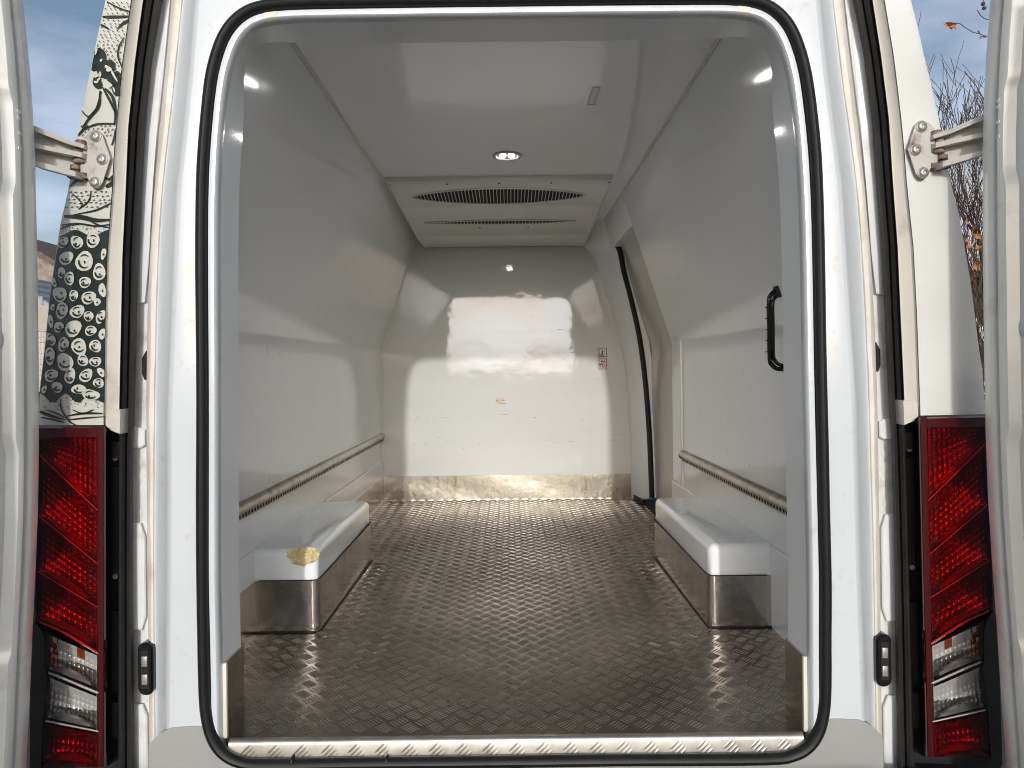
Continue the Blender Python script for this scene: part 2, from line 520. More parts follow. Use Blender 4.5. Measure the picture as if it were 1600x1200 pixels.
# sealant joints in the lip at the upper corners
for T, fl in SIDES:
    c = T(P(423, 24, 1.58))
    ix = [i for i in range(NL) if abs(loop[i].x - c.x) < .019 and loop[i].z > 2.2]
    ix = sorted(ix, key=lambda i: loop[i].x)
    prof = [(0.0105, 1.595), (0.012, 1.581), (0.0143, 1.5765), (0.0205, 1.5752), (0.0268, 1.5765), (0.0300, 1.5805), (0.0316, 1.592), (0.0316, 1.602)]
    vs, fs = loft(sweep_loop(prof, ix, False)); mesh('sealant_dab', vs, fs, sealant, VAN)
# steel guard at the foot of each return
for T, fl in SIDES:
    xs = [p for p in inner if p.x < 0 and FL - .01 < p.z < FL + .2]
    x0 = sum(p.x for p in xs if p.z > FL + .1) / max(1, len([p for p in xs if p.z > FL + .1]))
    box('steel_guard', (x0 - .002, 1.606, FL - .03), (x0 + .004, YI + .01, FL + .17), steel, VAN, 0.0015, 1, T=T)
    box('sealant_bead', (x0 - .004, 1.597, FL - .0), (x0 + .006, 1.608, FL + .17), sealant, VAN, 0.003, 2, T=T)

# ---- outer rear pillars (traced section lines, each at its own depth)
A = [(-60, 178), (0, 165), (75, 148), (125, 139), (175, 126), (225, 119), (300, 106), (333, 97), (400, 87), (467, 77), (533, 71), (600, 63), (660, 60), (760, 57), (1240, 50)]
B = [(-60, 215), (0, 206), (100, 192), (150, 187), (225, 180), (300, 176), (400, 168), (500, 165), (660, 163), (1240, 160)]
C_ = [(-60, 234), (0, 225), (100, 212), (200, 202), (300, 198), (400, 193), (500, 191), (640, 188), (800, 186), (1240, 184)]
D = [(-60, 265), (0, 254), (100, 237), (200, 226), (300, 220), (400, 215), (500, 213), (640, 210), (700, 207), (900, 207), (1240, 210)]
E = [(-60, 278), (0, 270), (100, 261), (200, 251), (300, 241), (400, 234), (500, 231), (640, 229), (900, 231), (1240, 235)]
Fq = [(-60, 294), (0, 285), (100, 276), (200, 265), (300, 254), (400, 248), (500, 245), (640, 242), (900, 241), (1240, 244)]
G = [(-60, 322), (0, 312), (100, 304), (200, 294), (300, 283), (400, 279), (500, 275), (640, 269), (900, 268), (1240, 264)]
def crease(v):
    a = interp(A, v)
    k = interp([(0, 100), (280, 117), (640, 111), (1240, 108)], v)
    return max(a + 1.5, k)
def panel_y(u, v):
    b, k = interp(B, v), crease(v)
    y = 1.600 + max(0, b - u) / 695 * 0.10
    d = k - u
    if d > 5: y += d / 695 * 0.95
    elif d > -5: y += (d + 5) ** 2 / 20 / 695 * 0.95
    return y
VR = [-60, -20, 20, 60, 100, 150, 200, 250, 300, 350, 400, 450, 500, 550, 600, 650, 700, 760, 820, 880, 940, 1000, 1060, 1120, 1180, 1240]
for T, fl in SIDES:
    # white face between the seal and the pillar's shoulder
    left = [i for i in range(NL) if loop[i].x <= 0.003]
    rows = []
    left = [i for i in left if loop[i].z > CZ - 0.80 and i <= NL // 2]
    hv = [VV - (loop[i].z - CZ) * F / 1.585 + (VU - 300) * sR for i in left]
    kc = next(k for k, v in enumerate(hv) if v > 240)
    outer = [P(797, -70, 1.585), P(600, -70, 1.585), P(420, -66, 1.585)] + [P(interp(G, v), v, 1.585) for v in (-60, 0, 60, 120, 180, hv[kc])]
    ol = [0]
    for p, q in zip(outer, outer[1:]): ol.append(ol[-1] + (q - p).length)
    il = [0]
    for k in range(kc): il.append(il[-1] + (loop[left[k + 1]] - loop[left[k]]).length)
    for k, i in enumerate(left):
        p = loop[i]
        if k <= kc:
            t = il[k] / il[kc] * ol[-1]
            j = max(0, min(len(ol) - 2, next((m for m in range(len(ol) - 1) if ol[m + 1] >= t), len(ol) - 2)))
            q = outer[j].lerp(outer[j + 1], (t - ol[j]) / (ol[j + 1] - ol[j]))
        else:
            q = P(interp(G, hv[k]), hv[k], 1.585)
        rows.append([T(Vector((p.x, 1.589, p.z))), T(Vector((p.x + (q.x - p.x) * .25, 1.586, p.z + (q.z - p.z) * .25))), T(q)])
    vs, fs = loft(rows)
    pil = mesh('rear_pillar', vs, fs, paint, VAN, flip=fl)
    # side slope, sealant bead, hinge flange
    rows = [[T(P(interp(G, v), v, 1.585)), T(P(interp(G, v) - 4, v, 1.588)), T(P(interp(G, v) - 9, v, 1.603)), T(P(interp(Fq, v) + 3, v, 1.654)), T(P(interp(Fq, v), v, 1.656))] for v in VR]
    vs, fs = loft(rows); mesh('pillar_slope', vs, fs, paint, pil, flip=fl)
    rows = [[T(P(interp(Fq, v) + 1, v, 1.658)), T(P(interp(Fq, v) - 2 + .8 * math.sin(v * .05), v, 1.652)), T(P(interp(E, v) + 5 + .8 * math.sin(v * .037), v, 1.651)), T(P(interp(E, v) + 1, v, 1.656)), T(P(interp(E, v) - 1, v, 1.672))] for v in VR]
    vs, fs = loft(rows); mesh('sealant_bead', vs, fs, sealant, pil, flip=fl)
    rows = [[T(P(interp(E, v) + 1, v, 1.670)), T(P(interp(D, v) - 6, v, 1.672))] for v in VR]
    vs, fs = loft(rows); mesh('hinge_flange', vs, fs, flange_paint, pil, flip=fl)
    # raised pads on the flange
    for (v0, v1, ins) in ((-60, 474, 3), (668, 700, 1), (817, 985, 2), (1100, 1240, 2)):
        n = 8
        pts = []
        vm = [v0 + (v1 - v0) * k / n for k in range(n + 1)]
        for k, v in enumerate(vm):
            e = ins + (7 if k in (0, n) else 0)
            pts.append((interp(E, v) - e, v))
        for k, v in reversed(list(enumerate(vm))):
            pts.append((interp(D, v) - 3, v))
        fr_ = [T(P(u + (1.5 if u > interp(D, v) + 2 else 0) * -1, v, 1.661)) for u, v in pts]
        bk = [T(P(u, v, 1.674)) for u, v in pts]
        nn = len(pts)
        um = sum(u for u, v in pts) / nn; vm_ = (v0 + v1) / 2
        cap = [T(P(um + (u - um) * .72, vm_ + (v - vm_) * (1 - 5 / max(10, v1 - v0)), 1.658)) for u, v in pts]
        q = cap + fr_ + bk
        f2 = [tuple(range(nn))] + [(i + o_, (i + 1) % nn + o_, (i + 1) % nn + nn + o_, i + nn + o_) for o_ in (0, nn) for i in range(nn)]
        mesh('flange_pad', q, f2, flange_light, pil, flip=not fl)
    # round plugs and a slot in the flange
    for (u, v, r) in ((219, 722, 6), (221, 742, 8), (223, 762, 5), (219, 800, 5)):
        vs, fs = cyl(T(P(u, v, 1.672)), (0, -1, 0), r / 695 * 1.0, 0.003, 14)
        mesh('plug', vs, fs, flange_paint, pil)
    sl = [T(P(u, v, 1.6695)) for u, v in ((228, 548), (236, 546), (238, 552), (238, 590), (234, 594), (226, 594), (222, 584), (222, 560))]
    vs, fs = prism(sl, (0, 0.004, 0)); mesh('slot_hole', vs, fs, dark_void, pil)
    # black gasket: a bulb and a flat web
    rows = []
    for v in VR:
        c, d = interp(C_, v) - 2, interp(D, v) + 1
        m_ = c + (d - c) * .45
        rows.append([T(P(c, v, 1.668)), T(P(c + 1, v, 1.640)), T(P(c + (m_ - c) * .5, v, 1.633)), T(P(m_, v, 1.642)), T(P(m_ + 1, v, 1.655)), T(P(m_ + 3, v, 1.655)), T(P(m_ + 4, v, 1.634)),
                     T(P((m_ + d) / 2 + 2, v, 1.626)), T(P(d - 1, v, 1.636)), T(P(d, v, 1.68))])
    vs, fs = loft(rows); mesh('door_gasket', vs, fs, gasket, VAN, flip=fl)
    # beige return of the side panel
    vb = [v for v in VR if v <= 650]
    rows = [[T(P(interp(B, v), v, 1.600)), T(P(interp(B, v) + 3, v, 1.606)), T(P(interp(C_, v) - 6, v, 1.618)), T(P(interp(C_, v) - 2, v, 1.620)), T(P(interp(C_, v), v, 1.66))] for v in vb + [640]][:-1]
    vs, fs = loft(rows); mesh('panel_return', vs, fs, beige, VAN, flip=fl)
    pl = [T(P(u, v, 1.606)) for u, v in ((165, 640), (188, 640), (187, 678), (172, 672), (165, 664))]
    vs, fs = prism(pl, (0, 0.05, 0)); mesh('return_end_cap', vs, fs, beige, VAN, flip=fl)
    # side panel corner (carries the printed graphics on the near-left)
    rows = []
    for v in [v for v in VR if v < 650] + [664]:
        a, b, k = interp(A, v), interp(B, v), crease(v)
        us = [b, b - 1.5] + [b - 2 + (k + 6 - b + 2) * t for t in (.25, .5, .75, 1)] + [k + 3, k + .5] + [max(a, q) for q in (k - 2, k - 5)] + [max(a, k - 5) * .5 + a * .5, a]
        ys = [1.606] + [panel_y(u, v) for u in us[1:]]
        row = [T(P(u, v, y)) for u, y in zip(us, ys)]
        e = row[-1]
        row.append(Vector((e.x, 6.4, e.z)))
        rows.append(row)
    vs, fs = loft(rows)
    mesh('side_panel', vs, fs, print_light if not fl else paint_dirty, VAN, flip=fl)
    # lower side below the lamp top
    rows = []
    for v in [664] + [v for v in VR if v > 690]:
        e = T(P(interp(A, v), v, 1.76))
        rows.append([e, Vector((e.x, 6.4, e.z))])
    vs, fs = loft(rows); mesh('lower_side_panel', vs, fs, paint_dirty, VAN, flip=fl)
    # black backing behind lamp and gasket
    pl = [T(P(u, v, 1.672)) for u, v in ((56, 668), (215, 668), (215, 1240), (48, 1240))]
    vs, fs = prism(pl, (0, 0.02, 0)); mesh('lamp_well', vs, fs, black_plastic, VAN, flip=fl)
    for (v0, v1, yy) in ((690, 716, 1.640), (730, 905, 1.652), (955, 1080, 1.650), (1098, 1152, 1.640)):
        pl = [T(P(u, v, yy)) for u, v in ((174, v0), (188, v0), (188, v1), (174, v1))]
        vs, fs = prism(pl, (0, 0.03, 0)); mesh('trim_block', vs, fs, black_plastic, VAN, flip=fl)
    for v in (716, 900, 1125):
        vs, fs = cyl(T(P(182, v, 1.648)), (0, -1, 0), 0.006, 0.006, 10); mesh('bolt', vs, fs, bolt_m, VAN)
    # grey lower sill of the body
    pl = [T(P(u, v, 1.583)) for u, v in ((232, 1164), (250, 1146), (268, 1137), (300, 1135), (330, 1135), (345, 1165), (370, 1190), (420, 1196), (797, 1191), (797, 1260), (232, 1264))]
    vs, fs = prism(pl, (0, 0.05, 0)); mesh('rear_sill', vs, fs, grey_sill, VAN, flip=fl)
    rows = [[T(P(u, v, y)) for u, v, y in ((797, 1225, 1.575), (232, 1229, 1.575), (205, 1229, 1.60), (50, 1231, 1.62))],
            [T(P(u, v, y)) for u, v, y in ((797, 1232, 1.50), (232, 1236, 1.50), (205, 1236, 1.52), (44, 1238, 1.56))],
            [T(P(u, v, y)) for u, v, y in ((797, 1400, 1.50), (232, 1404, 1.50), (205, 1404, 1.52), (44, 1406, 1.56))]]
    vs, fs = loft(rows); mesh('rear_bumper', vs, fs, black_plastic, VAN, flip=fl)
    # door striker: black housing with two steel inserts
    c = P(223, 1049, 1.63)
    bm = bevel_box((c.x - .018, 1.640, c.z - .061), (c.x + .018, 1.676, c.z + .061), 0.0165, 4, only=lambda q: abs(q.z - c.z) > .05 and abs(q.x - c.x) > .01)
    bmesh.ops.bevel(bm, geom=[e for e in bm.edges if all(vv.co.y < 1.641 for vv in e.verts)], offset=.004, segments=2, affect='EDGES')
    for v in bm.verts: v.co = T(v.co)
    if fl: bmesh.ops.reverse_faces(bm, faces=bm.faces)
    me = bpy.data.meshes.new('door_striker'); bm.to_mesh(me); bm.free()
    st = obj('door_striker', me, gloss_black, VAN)
    box('striker_slot', (c.x - .009, 1.6385, c.z - .044), (c.x + .009, 1.641, c.z + .044), dark_void, st, T=T)
    for dz in (-.022, .02):
        box('striker_insert', (c.x - .006, 1.6345, c.z + dz - .012), (c.x + .007, 1.640, c.z + dz + .012), bolt_m, st, .0015, T=T)

# roof and belly, so that the shell is closed
e1, e2 = P(178, -60, 1.6), mirror(P(178, -60, 1.6))
vs, fs = loft([[Vector((x, y, z)) for x, z in ((e1.x, e1.z), (e1.x + .06, e1.z + .12), (e1.x + .2, e1.z + .2), (0, e1.z + .24), (e2.x - .2, e2.z + .2), (e2.x - .06, e2.z + .12), (e2.x, e2.z))] for y in (1.60, 6.4)])
mesh('roof', vs, fs, paint, VAN)
vs, fs = loft([[Vector((x, 1.60, z)) for x, z in ((e1.x, e1.z), (e1.x + .06, e1.z + .12), (e1.x + .2, e1.z + .2), (0, e1.z + .24), (e2.x - .2, e2.z + .2), (e2.x - .06, e2.z + .12), (e2.x, e2.z))],
               [P(u, v, 1.592) for u, v in ((240, -50), (300, -50), (420, -30), (797, -2), (1174, -38), (1294, -60), (1354, -60))]])
mesh('rear_header', vs, fs, paint, VAN)
mesh('underbody', [(-1, 1.62, .45), (1, 1.62, .45), (1, 6.4, .45), (-1, 6.4, .45)], [(0, 1, 2, 3)], black_plastic, VAN, 0)

# ---- load space lining
def grid_sheet(corner, eu, ev, nu, nv):
    c, eu, ev = Vector(corner), Vector(eu), Vector(ev)
    rows = [[c + eu * (i / nu) + ev * (j / nv) for i in range(nu + 1)] for j in range(nv + 1)]
    return loft(rows)
def wall_profile(s):
    return [(s * (WX - .008), FL - .02), (s * (WX - .008), .972), (s * (WX - .006), .977), (s * WX, .980), (s * WX, CR - .012), (s * (WX - .002), CR + .004), (s * (CX + .004), CH - .01), (s * CX, CH + .002)]
for s, y1 in ((-1, YB), (1, 3.62)):
    rows = [[Vector((x, y, z)) for x, z in wall_profile(s)] for y in np.linspace(YI - .03, y1, 8)]
    vs, fs = loft(rows)
    sw = mesh('side_wall', vs, fs, gel, VAN, 12, flip=(s < 0))
    # cargo rail: half-round extrusion over a slotted flange
    ya = YI + .02; yb = YB - .012 if s < 0 else 3.40
    zc = 1.127
    x0 = s * WX
    prof = [(0, .026), (.007, .0255), (.016, .019), (.0205, .009), (.0205, 0.0), (.017, -.006), (.0125, -.0075), (.0125, -.024), (.010, -.026), (0, -.026)]
    rows = [[Vector((x0 - s * dx, y, zc + dz)) for dx, dz in prof] for y in (ya, yb)]
    vs, fs = loft(rows)
    fs += [tuple(range(len(prof))), tuple(len(prof) + k for k in range(len(prof)))]
    rail = mesh('cargo_rail', vs, fs, alu, sw, 30, flip=(s > 0))
    geos = []
    y = ya + .02
    while y < yb - .015:
        xx = x0 - s * .0131
        geos.append(([Vector((xx, y + a, zc + b)) for a, b in ((-.0075, -.012), (-.005, -.0095), (.005, -.0095), (.0075, -.012), (.0075, -.018), (.005, -.0205), (-.005, -.0205), (-.0075, -.018))], [tuple(range(8))]))
        y += .0255
    vs, fs = join(geos)
    h = mesh('rail_slots', vs, fs, dark_void, sw, 0); h['kind'] = 'stuff'
    if s > 0:
        vs, fs = cyl((x0 - .004, yb - .002, zc), (0, 1, 0), .019, .006, 14); mesh('rail_end_cap', vs, fs, black_plastic, sw)
    # caulk between wall and ceiling
    vs, fs = tube_geo([(s * (CX - .002), y, CH - .002) for y in np.linspace(YI, YB, 14)], [.0055 + .0012 * math.sin(7 * y) for y in np.linspace(YI, YB, 14)], 8)
    mesh('corner_caulk', vs, fs, caulk, sw)
    # wheel box
    yf, yr = 2.25, 3.10
    T = ident if s < 0 else mirror
    bm = bevel_box((-WX - .03, yf, FL + .150), (-.618, yr, .982), .024, 5, only=lambda q: not (q.x < -.8) and not (q.z < FL + .2 and True) or (q.x > -.7 and abs(q.z - (FL + .150) - .055) < .06 and q.x > -.63))
    for v in bm.verts: v.co = T(v.co)
    if s > 0: bmesh.ops.reverse_faces(bm, faces=bm.faces)
    me = bpy.data.meshes.new('wheel_box'); bm.to_mesh(me); bm.free()
    wb = obj('wheel_box', me, gel, VAN, 40)
    bm = bevel_box((-WX - .03, yf - .004, FL - .01), (-.614, yr + .004, FL + .166), .022, 5, only=lambda q: q.x > -.63 and abs(q.z - FL - .078) < .03)
    bmesh.ops.delete(bm, geom=[f for f in bm.faces if abs(f.normal.z) > .9], context='FACES')
    for v in bm.verts: v.co = T(v.co)
    if s > 0: bmesh.ops.reverse_faces(bm, faces=bm.faces)
    me = bpy.data.meshes.new('steel_skirt'); bm.to_mesh(me); bm.free()
    sk = obj('steel_skirt', me, steel, wb, 40)
    vs, fs = tube_geo([T(q) for q in ((-.80, yf - .004, FL + .1655), (-.638, yf - .004, FL + .1655), (-.622, yf, FL + .1655), (-.6145, yf + .02, FL + .1655), (-.6145, yr, FL + .1655))], .0022, 6)
    mesh('dirty_joint', vs, fs, gasket, wb)
    # wall skirting plates before and behind the wheel box
    box('steel_skirting', (-WX - .002, YI - .01, FL - .01), (-WX + .0115, yf - .001, FL + .166), steel, sw, .0015, 1, T=T)
    if s < 0:
        box('steel_skirting', (-WX - .002, yr + .002, FL - .01), (-WX + .0115, YB - .004, FL + .158), steel, sw, .0015, 1, T=T)
    else:
        box('steel_skirting', (-WX - .002, yr + .002, FL - .01), (-WX + .0115, 3.60, FL + .158), steel, sw, .0015, 1, T=T)
    vs, fs = tube_geo([T(q) for q in ((-WX + .006, yf - .006, FL + .002), (-.632, yf - .006, FL + .002), (-.614, yf + .012, FL + .002), (-.611, yr, FL + .002))], .003, 6)
    mesh('floor_caulk', vs, fs, gasket, wb)
    if s < 0:
        # broken corner showing the foam
        bmc = bmesh.new(); bmesh.ops.create_icosphere(bmc, subdivisions=4, radius=1)
        for v in bmc.verts:
            n = 1 + .30 * noise.noise(v.co * 2.1 + Vector((3, 1, 4))) + .16 * noise.noise(v.co * 5) + .06 * noise.noise(v.co * 12)
            v.co = Vector((-.657 + v.co.x * .056 * n, 2.244 + v.co.y * .044 * n, .966 + v.co.z * .037 * n))
        mc = bpy.data.meshes.new('cut'); bmc.to_mesh(mc); bmc.free()
        oc = bpy.data.objects.new('cut', mc); COL.objects.link(oc)
        md = wb.modifiers.new('b', 'BOOLEAN'); md.object = oc; md.operation = 'DIFFERENCE'; md.solver = 'EXACT'; md.material_mode = 'TRANSFER'; mc.materials.append(foam)
        dg = bpy.context.evaluated_depsgraph_get()
        nm = bpy.data.meshes.new_from_object(wb.evaluated_get(dg))
        wb.modifiers.clear(); wb.data = nm; nm.name = 'wheel_box'
        nm.polygons.foreach_set('use_smooth', [True] * len(nm.polygons)); nm.set_sharp_from_angle(angle=R(30))
        bpy.data.objects.remove(oc); bpy.data.meshes.remove(mc)
        bmf = bmesh.new(); bmesh.ops.create_icosphere(bmf, subdivisions=5, radius=1)
        for v in bmf.verts:
            n = 1 + .12 * noise.noise(v.co * 2.1) - .22 * abs(noise.noise(v.co * 4.3)) + .04 * noise.noise(v.co * 14)
            v.co = Vector((-.668 + v.co.x * .048 * n, 2.290 + v.co.y * .040 * n, .944 + v.co.z * .036 * n))
        mf = bpy.data.meshes.new('exposed_foam'); bmf.to_mesh(mf); bmf.free()
        fo = obj('exposed_foam', mf, foam, wb); fo['label'] = 'yellow insulation foam in the broken corner'
# vertical bead beside the side door
box('wall_bead', (WX - .009, 3.405, .99), (WX + .002, 3.417, CR), gel, VAN, .003)

rows = [[Vector((x, y, CH)) for x in np.linspace(-CX, CX, 6)] for y in np.linspace(YI - .03, YB, 8)]
vs, fs = loft(rows); ceil = mesh('ceiling_panel', vs, fs, gel, VAN, 12)
# bulkhead
bw = [(-.835, FL - .02), (-.835, CR), (-CX - .01, CH + .01), (CX + .02, CH + .01), (.86, CR), (.86, FL - .02)]
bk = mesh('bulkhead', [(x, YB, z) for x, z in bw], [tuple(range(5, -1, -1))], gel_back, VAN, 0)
rows = [[Vector((x, YB - .005 + .0012 * math.sin(9 * x + 3 * z * 10) - (.004 if z > FL + .15 else 0) * 0, z)) for x in np.linspace(-WX + .012, .768, 40)] for z in np.linspace(FL - .01, FL + .155, 6)]
vs, fs = loft(rows); mesh('steel_kick_plate', vs, fs, steel_bright, bk, 60)
vs, fs = tube_geo([(-WX + .003, YB - .004, z) for z in (FL, CR)] + [(-CX - .003, YB - .004, CH)], .005, 6); mesh('corner_caulk', vs, fs, caulk, bk)

# ---- side door doorway at the front right
seal_pts = [(946, 340), (958, 372), (968, 397), (973, 424), (985, 470), (998, 530), (1007, 600), (1013, 680), (1017, 778)]
yp = 4.22
sp = catmull([P(u, v, yp) for u, v in seal_pts], 4)
edge_pts = [(880, 340), (905, 376), (928, 405), (940, 440), (957, 490), (972, 545), (980, 600), (985, 680), (987, 783)]
ep = catmull([P(u, v, YB - .012) for u, v in edge_pts], 4)
rows = []
for a, b in zip(ep, sp):
    m1 = a.lerp(b, .12); m1.y = YB - .045
    rows.append([Vector((a.x, YB + .002, a.z)), a, m1, a.lerp(b, .5) + Vector((-.004, 0, 0)), b, b + Vector((.06, .01, 0))])
vs, fs = loft(rows); post = mesh('door_post', vs, fs, gel, VAN, 40)
vs, fs = loft([[p + Vector((math.cos(t) * .016 + .006, math.sin(t) * .013 - .002, 0)) for t in np.linspace(0, 2 * math.pi, 9)[:-1]] for p in sp], close_u=True)
mesh('side_door_seal', vs, fs, rubber, post)
# sliding door skin, set back behind the wall face
dr = []
for p in sp:
    h = p.z
    xw = WX if h < CR else WX - (h - CR) * (WX - CX) / (CH - CR)
    dr.append([Vector((max(p.x, xw - .02) + .035, 4.30, h)), Vector((xw + .018, 4.0, h)), Vector((xw + .010, 3.66, h)), Vector((xw + .010, 3.58, h))])
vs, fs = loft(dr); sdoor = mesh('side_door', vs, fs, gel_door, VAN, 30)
# wall end frame at the door's near edge
pr = wall_profile(1)
rows = [[Vector((x, 3.62, z)), Vector((x + .004, 3.625, z)), Vector((x + .05, 3.626, z))] for x, z in pr if z < CZ + .80]
vs, fs = loft(rows); mesh('doorway_edge', vs, fs, gasket, VAN, 30)
# soffit above the side door
zs = CZ + .735
xs_ = lambda z: WX - (z - CR) * (WX - CX) / (CH - CR)
so = [(3.62, xs_(zs) + .03, zs), (3.62, xs_(CH), CH), (YB, xs_(CH), CH), (YB, xs_(zs) + .03, zs)]
rows = [[Vector((xs_(zs) + .07, y, zs)), Vector((xs_(zs) - .012, y, zs - .006)), Vector((xs_(zs) - .022, y, zs + .010)), Vector((xs_(CH) - .008, y, CH))] for y in (3.62, 3.66, 4.1, YB)]
rows[0] = [Vector((xs_(zs) + .07, 3.62, zs)), Vector((xs_(zs) + .0, 3.62, zs)), Vector((xs_(zs + .015), 3.62, zs + .015)), Vector((xs_(CH), 3.62, CH))]
vs, fs = loft(rows); mesh('door_soffit', vs, fs, gel, VAN, 40)
# filler wall between soffit, post and bulkhead
vs, fs = grid_sheet((.92, 3.5, FL - .02), (0, 1.1, 0), (0, 0, CH - FL), 2, 2); mesh('outer_door_lining', vs, fs, black_plastic, VAN, 0)
box('door_threshold', (.80, 3.62, FL - .03), (.92, 4.45, FL + .006), gasket, VAN, .002, 1)
box('post_foot', (.772, 4.30, FL - .01), (.80, YB - .05, FL + .03), gasket, VAN, .004, 2)

# ---- evaporator on the ceiling
evp = [(3.262, CH + .004), (3.262, CZ + .880), (3.275, CZ + .872), (3.315, CZ + .868), (3.325, CZ + .863), (3.60, CZ + .841), (3.618, CZ + .843), (3.63, CZ + .838), (4.14, CZ + .792), (4.155, CZ + .797), (4.19, CZ + .786), (4.47, CZ + .786), (4.53, CZ + .80)]
def ev_x(y, t):
    l = -.563 + (y - 3.28) / 1.22 * .024
    r = .484 - (y - 3.28) / 1.22 * .006
    return l + (r - l) * t
def ev_z(y):
    for (a, za), (b, zb) in zip(evp[1:], evp[2:]):
        if a <= y <= b: return za + (zb - za) * (y - a) / (b - a)
ts = [0, .0, .012, .03, .05, .5, .95, .97, .988, 1.0, 1.0]
rows = []
for y, z in evp:
    row = []
    for k, t in enumerate(ts):
        zz = z
        if k in (0, len(ts) - 1): zz = CH + .004
        elif k in (1, len(ts) - 2): zz = z + .008
        elif t in (.012, .03, .97, .988): zz = z - .003
        row.append(Vector((ev_x(y, t), y, zz)))
    rows.append(row)
vs, fs = loft(rows); ev = mesh('evaporator_unit', vs, fs, evap, VAN, 30)
def lens_grille(yc, hy, hx, xc, n, sw_):
    slope = math.atan2(ev_z(yc + .05) - ev_z(yc - .05), .1)
    def prof_(x):
        q = max(0, 1 - ((x - xc) / hx) ** 2)
        return hy * q ** .75
    up_, lo_ = [], []
    for k in range(41):
        x = xc - hx + 2 * hx * k / 40
        h = prof_(x)
        up_.append(Vector((x, yc + h, ev_z(yc) + h * math.tan(slope) - .0015)))
        lo_.append(Vector((x, yc - h, ev_z(yc) - h * math.tan(slope) - .0015)))
    vs, fs = loft([lo_, up_]); mesh('grille_opening', vs, fs, dark_void, ev, 0)
    bm = bevel_box((-.5, -.5, -.5), (.5, .5, .5)); sm = bpy.data.meshes.new('grille_slat'); bm.to_mesh(sm); bm.free(); sm.materials.append(evap)
    for k in range(n):
        x = xc - hx + 2 * hx * (k + .5) / n
        h = prof_(x)
        o = bpy.data.objects.new('grille_slat', sm); COL.objects.link(o); o.parent = ev
        o.location = (x, yc, ev_z(yc) - .0035); o.scale = (sw_, 2 * h + .006, .006); o.rotation_euler = (slope, 0, 0)
    geos = []
    for dz, s_ in ((1, up_), (-1, lo_)):
        vs, fs = tube_geo([p + Vector((0, dz * .002, -.002)) for p in s_], .0035, 6); geos.append((vs, fs))
    vs, fs = join(geos); mesh('grille_rim', vs, fs, evap, ev)
lens_grille(3.447, .112, .42, -.045, 50, .0028)
lens_grille(3.87, .032, .41, -.045, 44, .0030)
for (x, y) in ((-.545, 3.285), (-.28, 3.285), (-.04, 3.285), (.20, 3.285), (.468, 3.285), (-.16, 3.97), (.11, 3.97)):
    vs, fs = cyl((x, y, ev_z(y) - .0005), (0, 0, -1), .005, .003, 10); mesh('screw', vs, fs, gasket, ev)

# ---- ceiling lamp
lx, ly = -.002, 2.955
geos = []
ring = []
for r, dz in ((.062, 0), (.061, -.004), (.054, -.007), (.047, -.006), (.043, -.001)):
    ring.append([Vector((lx + r * math.cos(t), ly + r * math.sin(t), CH + dz)) for t in np.linspace(0, 2 * math.pi, 33)[:-1]])
vs, fs = loft(ring, close_u=True); lamp = mesh('ceiling_lamp', vs, fs, bolt_m, VAN)
ring = [[Vector((lx + r * math.cos(t), ly + r * math.sin(t), CH - .0015 + dz)) for t in np.linspace(0, 2 * math.pi, 25)[:-1]] for r, dz in ((.044, 0), (.02, -.001), (.001, -.001))]
vs, fs = loft(ring, close_u=True); mesh('lamp_reflector', vs, fs, lamp_glass, lamp)
for dx in (-.018, .018):
    vs, fs = cyl((lx + dx, ly - .004, CH - .003), (0, 0, -1), .0125, .005, 16); mesh('led', vs, fs, led_m, lamp)
for dx in (-.052, .052):
    vs, fs = cyl((lx + dx, ly, CH - .005), (0, 0, -1), .0035, .003, 8); mesh('screw', vs, fs, gasket, lamp)

# ---- black grab handle on the right wall
yh = 2.11
hz0, hz1, hx = CZ - .003, CZ + .232, .772
def bar(dx, r):
    z0, z1 = hz0 + dx, hz1 - dx
    x = hx + dx
    pts = [(WX + .02, yh, z1 - .004), (x + .035, yh, z1), (x + .018, yh, z1 - .003), (x + .006, yh, z1 - .014), (x, yh, z1 - .034), (x, yh, (z0 + z1) / 2), (x, yh, z0 + .034), (x + .006, yh, z0 + .014), (x + .018, yh, z0 + .003), (x + .035, yh, z0), (WX + .02, yh, z0 + .004)]
    return tube_geo(catmull(pts, 4), r, 8)
vs, fs = join([bar(0, .0068), bar(.0105, .0058)])
hd = mesh('grab_handle', vs, fs, gloss_black, VAN)
for k in range(5):
    z = hz0 + .05 + k * .033
    vs, fs = tube_geo([(hx - .0085, yh, z), (hx - .0085, yh, z + .003)], .004, 6); mesh('grip_notch', vs, fs, gloss_black, hd)
for z in (hz0 + .004, hz1 - .004):
    xx = WX if z < CR else WX - (z - CR) * .323
    box('handle_foot', (xx - .008, yh - .022, z - .018), (xx + .02, yh + .022, z + .018), black_plastic, hd, .006)

